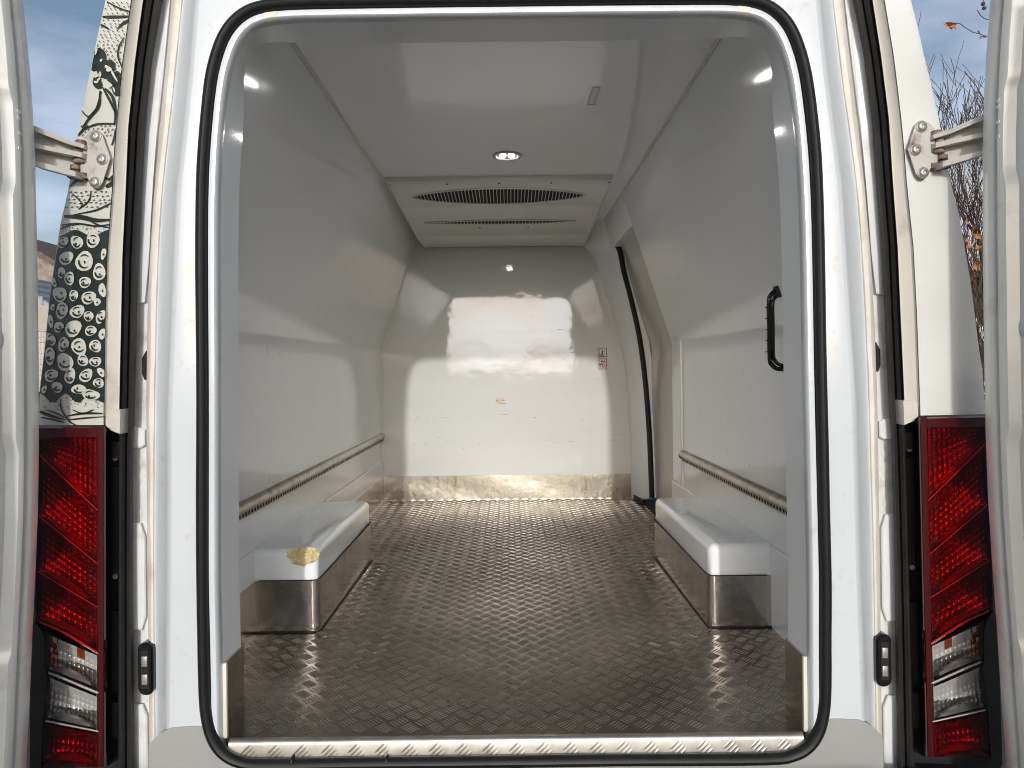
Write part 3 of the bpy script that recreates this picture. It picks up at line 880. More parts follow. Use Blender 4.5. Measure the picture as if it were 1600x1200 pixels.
# ---- chequer-plate floor with real raised bars
fl_o = box('load_floor', (-WX - .02, YI, FL - .03), (WX + .03, YB + .01, FL), tread, VAN)
box('floor_step', (-.648, 1.596, FL - .03), (.654, YI, FL), tread, fl_o)
def bars(o, ex, ey, en, test, xr, yr, s=.0424, L=.036, Wd=.0046, Hh=.0018, jit=.0):
    o, ex, ey, en = map(np.array, (o, ex, ey, en))
    base = np.array([(-.5, 0, 0), (-.25, -.5, 0), (.25, -.5, 0), (.5, 0, 0), (.25, .5, 0), (-.25, .5, 0), (-.27, 0, 1), (.27, 0, 1)])
    tris = [(0, 1, 6), (1, 2, 7, 6), (2, 3, 7), (3, 4, 7), (4, 5, 6, 7), (5, 0, 6)]
    V, Fs = [], []
    c45 = math.sqrt(.5)
    a0 = int(-8 / s); cnt = 0
    span = int((abs(xr[1] - xr[0]) + abs(yr[1] - yr[0])) / s * .75) + 4
    cx, cy = (xr[0] + xr[1]) / 2, (yr[0] + yr[1]) / 2
    for i in range(-span, span):
        for j in range(-span, span):
            px, py = cx + (i - j) * s * c45, cy + (i + j) * s * c45
            if not (xr[0] - .03 < px < xr[1] + .03 and yr[0] - .03 < py < yr[1] + .03): continue
            th = R(45) if (i + j) % 2 == 0 else R(-45)
            # alternate across the checker
            th = R(45) if (i % 2 == j % 2) else R(-45)
            ca, sa = math.cos(th), math.sin(th)
            for k in range(-2, 3):
                qx, qy = px - sa * k * .0084, py + ca * k * .0084
                ll = L * (1 - .05 * abs(k))
                if not (test(qx + ca * ll * .5, qy + sa * ll * .5) and test(qx - ca * ll * .5, qy - sa * ll * .5)): continue
                b = base * np.array((ll, Wd, Hh))
                x = qx + ca * b[:, 0] - sa * b[:, 1]; y = qy + sa * b[:, 0] + ca * b[:, 1]
                V.append(o + np.outer(x, ex) + np.outer(y, ey) + np.outer(b[:, 2], en))
                Fs += [tuple(q + cnt for q in t) for t in tris]
                cnt += 8
    return np.concatenate(V), Fs
def on_floor(x, y):
    if not (-WX + .013 < x < WX - .004 and 1.612 < y < YB - .008): return False
    if y < YI + .01 and not (-.632 < x < .638): return False
    if 2.24 < y < 3.11 and abs(x) > .612: return False
    return True
vs, fs = bars((0, 0, FL + .0002), (1, 0, 0), (0, 1, 0), (0, 0, 1), on_floor, (-WX, WX), (1.6, YB))
tb = mesh('tread_bars', vs, fs, tread_bar, fl_o, 0); tb['kind'] = 'stuff'
# folded front lip of the floor sheet
xl, xr_ = -.640, .648
rows = [[Vector((x, y, z)) for y, z in ((1.604, FL - .001), (1.600, FL + .0006), (1.594, FL - .0005), (1.589, FL - .004), (1.587, FL - .010), (1.587, FL - .05))] for x in np.linspace(xl, xr_, 24)]
vs, fs = loft(rows); lip = mesh('sill_lip', vs, fs, lip_metal, VAN, 50)
vs, fs = bars((0, 1.5868, FL), (1, 0, 0), (0, 0, 1), (0, -1, 0), lambda x, y: xl < x < xr_ and -.05 < y < -.004, (xl, xr_), (-.05, 0), Hh=.0010)
tb = mesh('lip_bars', vs, fs, lip_metal, lip, 70); tb['kind'] = 'stuff'

# ---- stickers
yb_ = YB - .0015
for (v0, v1, m_, bgm) in ((543.5, 557.5, green_s, stk_w), (559.0, 574.0, red_s, stk_p)):
    a, b = P(934, v1, yb_), P(948, v0, yb_)
    a.z, b.z = P(941, v1, yb_).z, P(941, v0, yb_).z
    st = mesh('safety_sticker', [(a.x, yb_, a.z), (b.x, yb_, a.z), (b.x, yb_, b.z), (a.x, yb_, b.z)], [(0, 1, 2, 3)], bgm, bk, 0)
    W_, H_ = b.x - a.x, b.z - a.z
    def pt(x, z): return Vector((a.x + W_ * x, yb_ - .001, a.z + H_ * z))
    geos = []
    for (x0, z0, x1, z1) in ((0, 0, 1, .07), (0, .93, 1, 1), (0, .07, .07, .93), (.93, .07, 1, .93)):
        geos.append(([pt(x0, z0), pt(x1, z0), pt(x1, z1), pt(x0, z1)], [(0, 1, 2, 3)]))
    vs, fs = join(geos); mesh('border', vs, fs, m_, st, 0)
    geos = []
    def strip(x0, z0, x1, z1, w_):
        d = Vector((x1 - x0, 0, z1 - z0)); n = Vector((-d.z, 0, d.x)).normalized() * w_ / 2
        geos.append(([pt(x0 + n.x, z0 + n.z), pt(x1 + n.x, z1 + n.z), pt(x1 - n.x, z1 - n.z), pt(x0 - n.x, z0 - n.z)], [(0, 1, 2, 3)]))
    strip(.10, .28, .28, .28, .09); strip(.26, .08, .26, .32, .09); strip(.22, .3, .22, .85, .05)
    if m_ is green_s:
        strip(.50, .62, .50, .30, .14); strip(.5, .34, .38, .08, .09); strip(.52, .34, .62, .08, .09); strip(.52, .6, .68, .66, .08); strip(.68, .66, .84, .78, .06); strip(.38, .78, .52, .78, .10); strip(.72, .38, .84, .38, .06)
    else:
        strip(.26, .34, .52, .34, .11); strip(.48, .34, .54, .10, .10); strip(.40, .70, .52, .52, .16); strip(.60, .56, .86, .86, .04); strip(.60, .42, .86, .16, .04); strip(.66, .54, .84, .60, .07)
    vs, fs = join(geos); mesh('pictogram', vs, fs, black_s, st, 0)
geos = []
a = P(935, 576.5, yb_)
for k in range(9):
    x = a.x + k * .0065
    if k == 5: continue
    geos.append(([(x, yb_ - .0005, a.z - .003), (x + .0055, yb_ - .0005, a.z - .003), (x + .0055, yb_ - .0005, a.z + .002), (x, yb_ - .0005, a.z + .002)], [(0, 1, 2, 3)]))
vs, fs = join(geos); mesh('caption_print', vs, fs, black_s, bk, 0)
# worn brown label
a, b = P(774, 632, yb_), P(792, 621, yb_)
lb = mesh('worn_label', [(a.x, yb_, a.z), (b.x - .01, yb_, a.z + .003), (b.x, yb_, b.z - .004), (b.x - .02, yb_, b.z), (a.x + .002, yb_, b.z - .003)], [(0, 1, 2, 3, 4)], label_base, bk, 0)
geos = []
rnd = random.Random(3)
for r in range(4):
    x = a.x + .004
    z = b.z - .009 - r * .0095
    while x < b.x - .016:
        l = rnd.uniform(.003, .012)
        if rnd.random() < .8:
            geos.append(([(x, yb_ - .001, z - .003), (x + l, yb_ - .001, z - .003), (x + l, yb_ - .001, z + .002), (x, yb_ - .001, z + .002)], [(0, 1, 2, 3)]))
        x += l + .0025
vs, fs = join(geos); mesh('label_print', vs, fs, brown_s, lb, 0)
# scuff marks on the bulkhead
geos = []
for k in range(90):
    u = rnd.uniform(625, 975); v = rnd.choice([rnd.uniform(490, 735), rnd.gauss(655, 4), rnd.gauss(690, 8)])
    if u < 625 + max(0, 560 - v): continue
    p = P(u, v, yb_); l = rnd.choice((.006, .012, .03, .05)) * rnd.uniform(.5, 1.3); h = rnd.uniform(.0006, .0015); t = rnd.uniform(-.06, .06)
    geos.append(([(p.x, yb_, p.z), (p.x + l * .5, yb_, p.z - h + t * l * .5), (p.x + l, yb_, p.z + t * l), (p.x + l * .5, yb_, p.z + h + t * l * .5)], [(0, 1, 2, 3)]))
vs, fs = join(geos); sc_ = mesh('scuff_marks', vs, fs, brown_s, bk, 0); sc_['kind'] = 'stuff'
geos = []
for k in range(70):
    sd_ = rnd.choice((-1, 1)); y = rnd.uniform(1.8, 4.4 if sd_ < 0 else 3.35); z = rnd.choice((rnd.uniform(1.0, 1.65), rnd.uniform(1.16, 1.4)))
    x = sd_ * (WX - .0006); l = rnd.choice((.008, .015, .04)) * rnd.uniform(.5, 1.2); h = rnd.uniform(.0006, .0014); t = rnd.uniform(-.5, .5)
    if rnd.random() < .4: l, t, h = .004, 0, l * .5
    geos.append(([(x, y, z), (x, y + l * .5, z - h + t * l * .5), (x, y + l, z + t * l), (x, y + l * .5, z + h + t * l * .5)], [(0, 1, 2, 3)]))
for k in range(26):
    sd_ = rnd.choice((-1, 1)); y = rnd.uniform(2.3, 3.05); x = sd_ * rnd.uniform(.65, .80); l = rnd.uniform(.006, .03)
    geos.append(([(x, y, .9826), (x + .003, y + l * .4, .9826), (x + rnd.uniform(-.01, .01), y + l, .9826), (x - .002, y + l * .4, .9826)], [(0, 1, 2, 3)]))
vs, fs = join(geos); sc_ = mesh('scuff_marks', vs, fs, caulk_dark, VAN, 0); sc_['kind'] = 'stuff'
# clear outline sticker on the ceiling
yc0, yc1 = .898 * F / (580 - 136) , .898 * F / (580 - 166)
a, b = (925 - VU + 5) * yc0 / F, (940 - VU + 5) * yc0 / F
cs = mesh('ceiling_sticker', [(a, yc0, CH - .0008), (b, yc0, CH - .0008), (b, yc1, CH - .0008), (a, yc1, CH - .0008)], [(0, 1, 2, 3)], sticker_clear, ceil, 0)
vs, fs = tube_geo([(a + .004, yc0 + .01, CH - .001), (b - .004, yc0 + .01, CH - .001), (b - .004, yc1 - .01, CH - .001), (a + .004, yc1 - .01, CH - .001)], .0012, 4, closed=True)
mesh('sticker_outline', vs, fs, caulk, cs)

# ---- printed graphics on the near-left corner panel
def on_panel(u, v, lift): return P(u, v, panel_y(u, v) - lift)
dark_g, light_g, mark_g = [], [], []
def blob(bucket, u, v, ru, rv, lift, rot=0, n=14, wob=.12, seed=0):
    rr = random.Random(seed * 77 + int(u * 13 + v * 7))
    ph = [rr.uniform(0, 6.28) for _ in range(3)]
    pts = [on_panel(u, v, lift)]
    for k in range(n):
        t = 2 * math.pi * k / n
        r = 1 + wob * math.sin(2 * t + ph[0]) + wob * .6 * math.sin(3 * t + ph[1])
        x, y = ru * r * math.cos(t), rv * r * math.sin(t)
        uu = u + x * math.cos(rot) - y * math.sin(rot); vv = v + x * math.sin(rot) + y * math.cos(rot)
        uu = max(interp(A, vv) + .6, min(interp(B, vv) - .8, uu))
        pts.append(on_panel(uu, vv, lift))
    bucket.append((pts, [(0, k + 1, (k + 1) % n + 1) for k in range(n)]))
def stroke(bucket, pts, w0, w1, lift):
    pts = [Vector((u, v, 0)) for u, v in pts]
    c = catmull(pts, 5); n = len(c)
    rows = []
    for i, p in enumerate(c):
        d = (c[min(i + 1, n - 1)] - c[max(i - 1, 0)]).normalized(); nn = Vector((-d.y, d.x, 0))
        t = i / (n - 1); wv = (w0 + (w1 - w0) * t) * (.35 + .65 * math.sin(math.pi * min(1, max(0, t * .9 + .05)))) / 2
        r = []
        for q in (p + nn * wv, p - nn * wv):
            vv = q.y; uu = max(interp(A, vv) + .6, min(interp(B, vv) - .8, q.x))
            r.append(on_panel(uu, vv, lift))
        rows.append(r)
    bucket.append(loft(rows))
# dark ground of the corn cob
rows = []
for v in np.linspace(364, 622, 40):
    a, b = interp(A, v), interp(B, v)
    r = b - 1 - (0 if v > 470 else 0)
    wv = 4 * math.sin(v * .21) + 3 * math.sin(v * .53)
    lo = v
    us = np.linspace(a + .6, r, 14)
    rows.append([on_panel(u, v + (8 * math.sin(u * .16 + 1) if v > 600 else 0) + (-5 * math.sin(u * .12) if v < 385 else 0), .0030) for u in us])
dark_g.append(loft(rows))
kern = [(293, 235, 25, 30), (360, 235, 27, 35), (435, 225, 35, 35), (310, 310, 37, 30), (395, 325, 42, 50), (288, 378, 20, 25), (325, 405, 25, 32), (398, 423, 32, 25), (465, 375, 32, 40), (280, 480, 32, 40), (345, 485, 20, 30), (415, 495, 35, 32), (290, 555, 30, 40), (362, 560, 35, 32), (415, 582, 22, 27), (472, 585, 22, 33), (237, 605, 15, 30), (275, 633, 25, 25), (343, 640, 42, 38), (425, 650, 28, 25), (480, 665, 16, 30), (238, 690, 22, 32), (297, 715, 24, 38), (370, 725, 40, 38), (447, 722, 28, 32), (234, 768, 25, 42), (305, 797, 43, 40), (388, 788, 28, 28), (447, 795, 28, 25), (240, 860, 32, 32), (328, 862, 27, 38), (403, 860, 37, 28), (474, 845, 16, 25), (268, 915, 28, 25), (370, 925, 35, 25), (425, 950, 42, 27), (462, 895, 25, 25), (207, 925, 13, 20), (247, 540, 12, 14), (254, 425, 10, 25), (480, 460, 18, 34), (455, 515, 16, 20), (485, 290, 12, 30)]
for i, (x, y, a, b) in enumerate(kern):
    u, v = x / 3, 300 + y / 3
    rot = random.Random(i).uniform(-.5, .5)
    blob(light_g, u, v, a / 3.1, b / 3.1, .0055, rot, seed=i, wob=.10)
    k = min(a, b) / 3
    rr = random.Random(i + 50)
    if k > 6:
        t0 = rr.uniform(.3, 1.0)
        stroke(mark_g, [(u + .62 * a / 3 * math.cos(t), v + .60 * b / 3 * math.sin(t)) for t in np.linspace(t0, t0 + 2.4, 6)], 2.2, 4.2, 0.0075)
        if rr.random() < .65:
            stroke(mark_g, [(u + .62 * a / 3 * math.cos(t), v + .62 * b / 3 * math.sin(t)) for t in np.linspace(t0 + 3.0, t0 + 4.6, 5)], 1.8, 2.4, 0.0075)
        blob(mark_g, u + rr.uniform(-.25, .25) * a / 3, v + rr.uniform(-.15, .3) * b / 3, 1.6, 2.2, 0.0075, n=7)
    else:
        blob(mark_g, u, v + 1, 1.4, 2.0, 0.0075, n=7)
# seed dashes on the berries
rr = random.Random(11)
def dashes(v0, v1, slope, step=7.5, l=2.6):
    v = v0
    row = 0
    while v < v1:
        a, b = interp(A, v), interp(B, v)
        u = a + 4 + (row % 2) * step * .5
        while u < b - 4:
            du, dv = rr.uniform(-1, 1), rr.uniform(-1.2, 1.2)
            stroke(dark_g, [(u + du - l / 2, v + dv + slope * l / 2), (u + du, v + dv), (u + du + l / 2, v + dv - slope * l / 2)], 1.5, 1.3, .0032)
            u += step
        v += step * .72; row += 1
dashes(4, 24, -.7); dashes(32, 68, -.5); dashes(70, 112, .9); dashes(196, 214, 1.1); dashes(300, 328, .35, 8, 4)
for pts, w0, w1 in (([(167, 2), (185, 12), (206, 19)], 2, 3), ([(160, 26), (180, 26), (206, 25)], 5, 3), ([(204, 30), (192, 36), (182, 46)], 5, 2), ([(156, 38), (165, 42), (171, 46)], 4, 2),
                    ([(194, 58), (186, 72), (184, 88), (190, 104), (192, 116)], 3, 2), ([(156, 142), (154, 165), (141, 182), (128, 200)], 5, 4), ([(158, 142), (150, 170), (138, 182), (127, 172)], 3, 2.5),
                    ([(164, 138), (176, 152), (180, 176), (178, 196)], 6, 3), ([(160, 136), (172, 158), (181, 178)], 4, 4), ([(128, 204), (150, 194), (180, 193)], 2.5, 3), ([(180, 200), (178, 215), (174, 227)], 2, 3), ([(122, 212), (130, 202), (138, 196)], 4, 3),
                    ([(110, 300), (128, 318), (122, 327)], 2, 2), ([(142, 300), (138, 314), (122, 327)], 2, 2.5), ([(116, 335), (150, 328), (175, 316)], 2, 3),
                    ([(100, 338), (125, 339), (150, 344), (174, 343)], 9, 5), ([(94, 352), (120, 349), (150, 353), (174, 350)], 2.5, 3), ([(140, 345), (155, 352), (172, 356)], 3, 2.5), ([(94, 358), (108, 352), (130, 350)], 2, 2),
                    ([(165, 292), (176, 284), (178, 270)], 8, 5), ([(162, 276), (170, 280), (176, 274)], 4, 3), ([(108, 292), (120, 281), (134, 279)], 3, 3),
                    ([(62, 643), (80, 650), (102, 656)], 7, 3), ([(64, 652), (84, 656), (100, 660)], 3, 3), ([(94, 622), (96, 640), (108, 658), (118, 664)], 2, 3), ([(104, 650), (130, 646), (160, 646)], 3, 4), ([(106, 656), (135, 653), (162, 651)], 3, 2), ([(112, 640), (130, 646), (146, 640)], 2, 3), ([(70, 640), (86, 645), (100, 652)], 2, 3)):
    stroke(dark_g, pts, w0, w1, .0034)
for (u, v, a, b, r) in ((156, 92, 12, 17, -.5), (166, 108, 14, 14, .3), (152, 128, 8, 10, 0), (176, 122, 9, 15, -.5), (181, 140, 6, 12, -.3), (148, 100, 8, 10, 0), (184, 118, 5, 8, 0)):
    blob(dark_g, u, v, a, b, .0032, r, wob=.16, seed=5)
for (u, v, a, b, r) in ((150, 80, 2, 5, .3), (158, 94, 1.6, 3, .8), (170, 108, 5, 3.5, .6), (166, 104, 3, 2, 0), (152, 118, 5, 2, -.4), (150, 128, 4, 1.8, .2), (156, 116, 2, 5, .2), (178, 118, 2, 9, -.5), (172, 134, 2, 4, .6), (178, 140, 1.5, 4, -.3), (154, 124, 1.6, 4, .5)):
    blob(light_g, u, v, a, b, .0055, r, wob=.2, seed=9)
for k in range(90):
    v = rr.choice((rr.uniform(352, 370), rr.uniform(618, 642)))
    u = rr.uniform(interp(A, v) + 2, interp(B, v) - 2)
    blob(dark_g, u, v, rr.uniform(.5, 1.1), rr.uniform(.6, 1.5), .0032, n=5)
for nm_, bucket, m_ in (('graphic_dark_print', dark_g, print_dark), ('graphic_kernel_print', light_g, print_light), ('graphic_fine_print', mark_g, print_dark)):
    vs, fs = join(bucket); o = mesh(nm_, vs, fs, m_, VAN, 0); o['kind'] = 'stuff'

# ---- tail lamps
def lamp_y(s): return 1.578 + 0.055 * max(0.0, s) ** 2.2       # s: 0 inner edge .. 1 outer edge
def lamp_uv(s, v):
    ui = 160 - (2 if v > 1085 else 0) * 0
    uo = interp([(668, 61), (760, 58), (967, 55), (990, 71), (1046, 72), (1060, 75), (1125, 68), (1200, 66)], v)
    return ui + (uo - ui) * s
def lamp_pt(s, v, dep): return P(lamp_uv(s, v), v, lamp_y(s) + dep)
segs = [  # top at inner, top at outer, bottom at inner, bottom at outer, kind
    (684, 684, 801, 706, 'red'), (806, 711, 884, 801, 'red'), (889, 806, 950, 889, 'red'), (955, 894, 1018, 963, 'red'),
    (1028, 990, 1078, 1044, 'clear'), (1092, 1058, 1140, 1120, 'clear'), (1148, 1132, 1194, 1184, 'red')]
for T, fl in SIDES:
    pl = []
    for v in np.linspace(668, 1198, 20): pl.append((lamp_uv(1, v), v))
    back = [P(162, 668, 1.668)] + [P(u, v, 1.668) for u, v in pl] + [P(162, 1198, 1.668)]
    vs, fs = prism([T(p) for p in back], (0, .004, 0))
    tl = mesh('tail_lamp', vs, fs, lamp_rim, VAN, flip=fl)
    # housing walls
    rows = [[T(P(u, v, lamp_y(1) + .004)), T(P(u, v, 1.67))] for u, v in pl]
    vs, fs = loft(rows); mesh('housing_side', vs, fs, lamp_rim, tl, flip=fl)
    rows = [[T(P(163, v, 1.582)), T(P(165, v, 1.586)), T(P(166, v, 1.67))] for v in np.linspace(667, 1198, 8)]
    vs, fs = loft(rows); mesh('housing_side', vs, fs, lamp_rim, tl, flip=fl)
    # smoked frame strip at the inner edge and along the top
    rows = [[T(lamp_pt(.085, v, -.001)), T(lamp_pt(.05, v, -.003)), T(lamp_pt(-.02, v, -.002)), T(lamp_pt(-.03, v, .006))] for v in np.linspace(667, 1198, 12)]
    vs, fs = loft(rows); mesh('lamp_frame', vs, fs, lamp_rim, tl, flip=fl)
    rows = [[T(lamp_pt(s, 667, .004)), T(lamp_pt(s, 669, -.002)), T(lamp_pt(s, 683, -.0015)), T(lamp_pt(s, 684.5, .002))] for s in np.linspace(0, 1, 10)]
    vs, fs = loft(rows); mesh('lamp_frame', vs, fs, lamp_rim, tl, flip=fl)
    # lenses
    def lens(t0, t1, b0, b1, m_, nm_):
        rows = []
        for s in np.linspace(.03, 1, 14):
            t = t0 + (t1 - t0) * s; b = b0 + (b1 - b0) * s
            rows.append([T(lamp_pt(s, t + (b - t) * r, 0)) for r in np.linspace(0, 1, 12)])
        vs, fs = loft(rows); o = mesh(nm_, vs, fs, m_, tl, 60)
        if sum(q.normal.y for q in o.data.polygons) > 0: o.data.flip_normals()
    lens(683, 683, 1024, 968, red_lens_m, 'red_lens')
    lens(1025, 985, 1084, 1050, clear_lens_m, 'clear_lens')
    lens(1085, 1051, 1143, 1126, clear_lens_m, 'clear_lens')
    lens(1144, 1127, 1197, 1190, red_lens_m, 'red_lens')
    # ridges between the fields
    def ridge(v0, v1, m_, wd, sa=.07, sb=.97):
        rows = []
        for s in np.linspace(sa, sb, 12):
            v = v0 + (v1 - v0) * s
            rows.append([T(lamp_pt(s, v - wd, .006)), T(lamp_pt(s, v - wd * .4, -.0025)), T(lamp_pt(s, v + wd * .4, -.0025)), T(lamp_pt(s, v + wd, .006))])
        vs, fs = loft(rows); mesh('lens_ridge', vs, fs, m_, tl, 40, flip=fl)
    ridge(804, 708, lamp_ridge, 2.2); ridge(887, 803, lamp_ridge, 2.0); ridge(953, 891, lamp_ridge, 1.8); ridge(1024, 970, lamp_ridge, 3.2)
    ridge(1085, 1050, clear_rim, 2.6); ridge(1144, 1126, clear_rim, 2.2)
    for vt, vb, m_ in ((684, 1020, lamp_ridge), (1028, 1142, clear_rim), (1146, 1194, lamp_ridge)):
        rows = [[T(lamp_pt(.10, v, .004)), T(lamp_pt(.092, v, -.002)), T(lamp_pt(.08, v, .004))] for v in (vt, vb)]
        vs, fs = loft(rows); mesh('lens_ridge', vs, fs, m_, tl, 30, flip=fl)
    # faceted reflectors
    for gi, (t0, t1, b0, b1, kind) in enumerate(segs):
        ncu = 11
        ncv = max(5, int((abs(b0 - t0) + abs(b1 - t1)) / 2 / 8.5))
        sub = 4
        rows = []
        nu_, nv_ = ncu * sub, ncv * sub
        for i in range(nu_ + 1):
            s = .095 + .86 * i / nu_
            t = t0 + (t1 - t0) * s; b = b0 + (b1 - b0) * s
            row = []
            for j in range(nv_ + 1):
                r = j / nv_
                fx, fy = (i / sub) % 1 - .5, (j / sub) % 1 - .5
                if i == nu_: fx = .5
                if j == nv_: fy = .5
                pil_ = (1 - 2 * (fx * fx + fy * fy)) * .0042
                bowl = (1 - (2 * s - 1) ** 2) * .026 + (1 - (2 * r - 1) ** 2) * .020
                dep = .010 + bowl - pil_
                if lamp_y(s) + dep > 1.664: dep = 1.664 - lamp_y(s)
                row.append(T(lamp_pt(s, t + (b - t) * r, dep)))
            rows.append(row)
        vs, fs = loft(rows); ro = mesh('reflector', vs, fs, silver if kind == 'red' else silver_soft, tl, 28, flip=fl)
        ro.data.materials.append(chrome_dark); ro.data.materials.append(amber)
        idx = []
        for i in range(nu_):
            for j in range(nv_):
                s, r = (i + .5) / nu_, (j + .5) / nv_
                ci, cj = i // sub, j // sub
                m_ = 0  # facet colours paint in the reflector's bright, dark and amber areas
                if kind == 'red':
                    if s * 1.0 - r * .55 > .42 + .06 * math.sin(ci * 2.1 + gi) or (gi > 1 and r > .72 and s < .6): m_ = 1
                else:
                    if r > .56 + .10 * math.sin(3 * s + gi): m_ = 1
                    if gi == 4 and ((s > .80 and r < .8 and (ci + cj) % 3) or (.25 < s < .42 and r < .3) or (.3 < s < .5 and r > .72)): m_ = 2
                idx.append(m_)
        ro.data.polygons.foreach_set('material_index', idx)
        # shelf under each bowl
        rows = []
        for s in np.linspace(.10, .95, 8):
            b = b0 + (b1 - b0) * s
            hgt = 13 * math.sin(math.pi * min(1, max(0, (s - .10) / .85))) ** .7 + .5
            rows.append([T(lamp_pt(s, b, .0085)), T(lamp_pt(s, b - hgt * .6, .013)), T(lamp_pt(s, b - hgt, .028))])
        vs, fs = loft(rows); mesh('reflector_shelf', vs, fs, chrome_dark, tl, 30, flip=fl)
    # black corner trim outside the clear fields
    pl2 = [(48, 985), (54, 972), (70, 992), (71, 1046), (74, 1060), (67, 1130), (64, 1200), (46, 1215)]
    vs, fs = prism([T(P(u, v, 1.640)) for u, v in pl2], (0, .12, 0)); mesh('lamp_trim', vs, fs, black_plastic, tl, flip=fl)

# ---- hinges
for T, fl in SIDES:
    Yp = panel_y(150, 250)
    pl = [(144, 204), (150, 202.5), (156, 205), (160, 210), (172, 243), (173, 247), (172, 252), (161, 286), (157, 292), (152, 295), (146, 294), (141, 288), (137, 279), (126, 276), (124, 226), (130, 216), (137, 208)]
    fr_ = [T(P(u, v, Yp - .013)) for u, v in pl]
    cc = P(150, 248, Yp)
    top = [T(P(150 + (u - 150) * .93, 248 + (v - 248) * .965, Yp - .0155)) for u, v in pl]
    bkp = [T(P(u, v, Yp + .002)) for u, v in pl]
    vs, fs = loft([bkp, fr_, top], close_u=True); n = len(pl)
    fs.append(tuple(2 * n + k for k in range(n)))
    hg = mesh('door_hinge', vs, fs, hinge_paint, VAN, 40, flip=fl)
    for (u, v) in ((150, 213), (160, 249), (149, 285)):
        c = P(u, v, Yp - .0155)
        ring = [[T(c + Vector((r * math.cos(t), -h, r * math.sin(t)))) for t in np.linspace(0, 2 * math.pi, 21)[:-1]] for r, h in ((.0125, 0), (.0125, .002), (.0105, .003), (.0098, .0055), (.0075, .0075), (.0045, .0078), (.0042, .005), (.0005, .0048))]
        vs, fs = loft(ring, close_u=True); mesh('hinge_bolt', vs, fs, bolt_m, hg, 40, flip=not fl)
    # swan-neck arm: web with three flanges, from the knuckle to the door
    def arm(poly, y0, y1, th, m_, nm_):
        pts = []
        for u, v in poly:
            t = (130 - u) / 80
            pts.append(T(P(u, v, y0 + (y1 - y0) * t)))
        vs, fs = prism(pts, (0, th, 0)); mesh(nm_, vs, fs, m_, hg, 25, flip=fl)
    arm([(130, 225), (105, 218), (50, 196), (50, 258), (102, 271), (130, 276)], 1.600, 1.548, .010, hinge_paint, 'hinge_arm')
    arm([(132, 226), (105, 217), (50, 195), (50, 203), (104, 224), (131, 232)], 1.575, 1.522, .035, hinge_paint, 'hinge_arm_flange')
    arm([(128, 238), (90, 231), (50, 223), (50, 230), (90, 238), (128, 246)], 1.575, 1.522, .030, hinge_paint, 'hinge_arm_flange')
    arm([(118, 268), (102, 263), (50, 250), (50, 258), (102, 272), (118, 276)], 1.572, 1.520, .035, hinge_paint, 'hinge_arm_flange')
    for (v0, v1, uc, r) in ((220, 232, 127, .013), (233, 243, 123, .011), (246, 256, 125, .014), (258, 266, 118, .011), (267, 279, 116, .014)):
        a, b = T(P(uc, v0, 1.59)), T(P(uc, v1, 1.59))
        vs, fs = tube_geo([a, a.lerp(b, .12), a.lerp(b, .5), a.lerp(b, .88), b], [r * .8, r, r * .94, r, r * .8], 12); mesh('hinge_knuckle', vs, fs, rust, hg)
    for (poly) in ([(136, 222), (120, 219), (112, 226), (120, 233), (136, 232)], [(136, 240), (122, 240), (116, 248), (124, 256), (136, 254)], [(137, 270), (118, 268), (108, 274), (118, 279), (137, 278)]):
        arm(poly, 1.588, 1.58, .02, rust, 'hinge_lug')

# ---- rear doors standing open, seen along their inner faces
DE = [(-40, 29), (0, 33), (100, 43), (170, 48), (250, 52), (400, 55), (560, 57), (700, 57.5), (800, 56), (900, 52), (1000, 47), (1100, 43), (1200, 38), (1300, 34)]
def step(v):
    s = 0
    for a, b in ((172, 300), (700, 1000)):
        s = max(s, max(0, min(1, (v - a + 14) / 14)) * max(0, min(1, (b + 14 - v) / 14)))
    return s
for T, fl in SIDES:
    rows = []
    for v in list(range(-40, 1301, 12)):
        e = P(interp(DE, v), v, 1.50)
        st = step(v) * .009
        sec = [(-.040, 1.518), (-.006, 1.516), (-.001, 1.507), (.000, 1.499), (.003, 1.490), (.003, 1.474), (.001, 1.470), (-.007, 1.4675), (-.007, 1.462), (.002, 1.459), (.0045, 1.455), (.0045, 1.440 + st), (.002, 1.433 + st), (-.018, 1.424 + st), (-.020, 1.416 + st), (-.020, .90), (.0, .885), (.002, .85), (-.03, .84), (-.15, .85), (-.155, 1.48), (-.120, 1.515)]  # outer skin, out of view, set deep so its shadow covers the panel edge
        rows.append([T(Vector((e.x + dx, y, e.z))) for dx, y in sec])
    vs, fs = loft(rows, close_u=True)
    n = len(sec); fs += [tuple(range(n)), tuple((len(rows) - 1) * n + k for k in range(n))]
    dd = mesh('rear_door', vs, fs, paint_dirty, VAN, 30, flip=not fl)
    for (v, yy) in ((187, 1.447), (197, 1.446), (220, 1.446), (243, 1.445)):
        e = P(interp(DE, v), v, 1.5)
        vs, fs = cyl(T(Vector((e.x + .0035, yy + .007, e.z))), (1 if not fl else -1, 0, 0), .0045, .0025, 10); mesh('rivet', vs, fs, paint_dirty, dd)
    for v in (532,):
        e = P(interp(DE, v), v, 1.5)
        vs, fs = cyl(T(Vector((e.x - .021, 1.408, e.z))), (1 if not fl else -1, 0, 0), .019, .006, 20, .016); mesh('grommet', vs, fs, paint, dd)

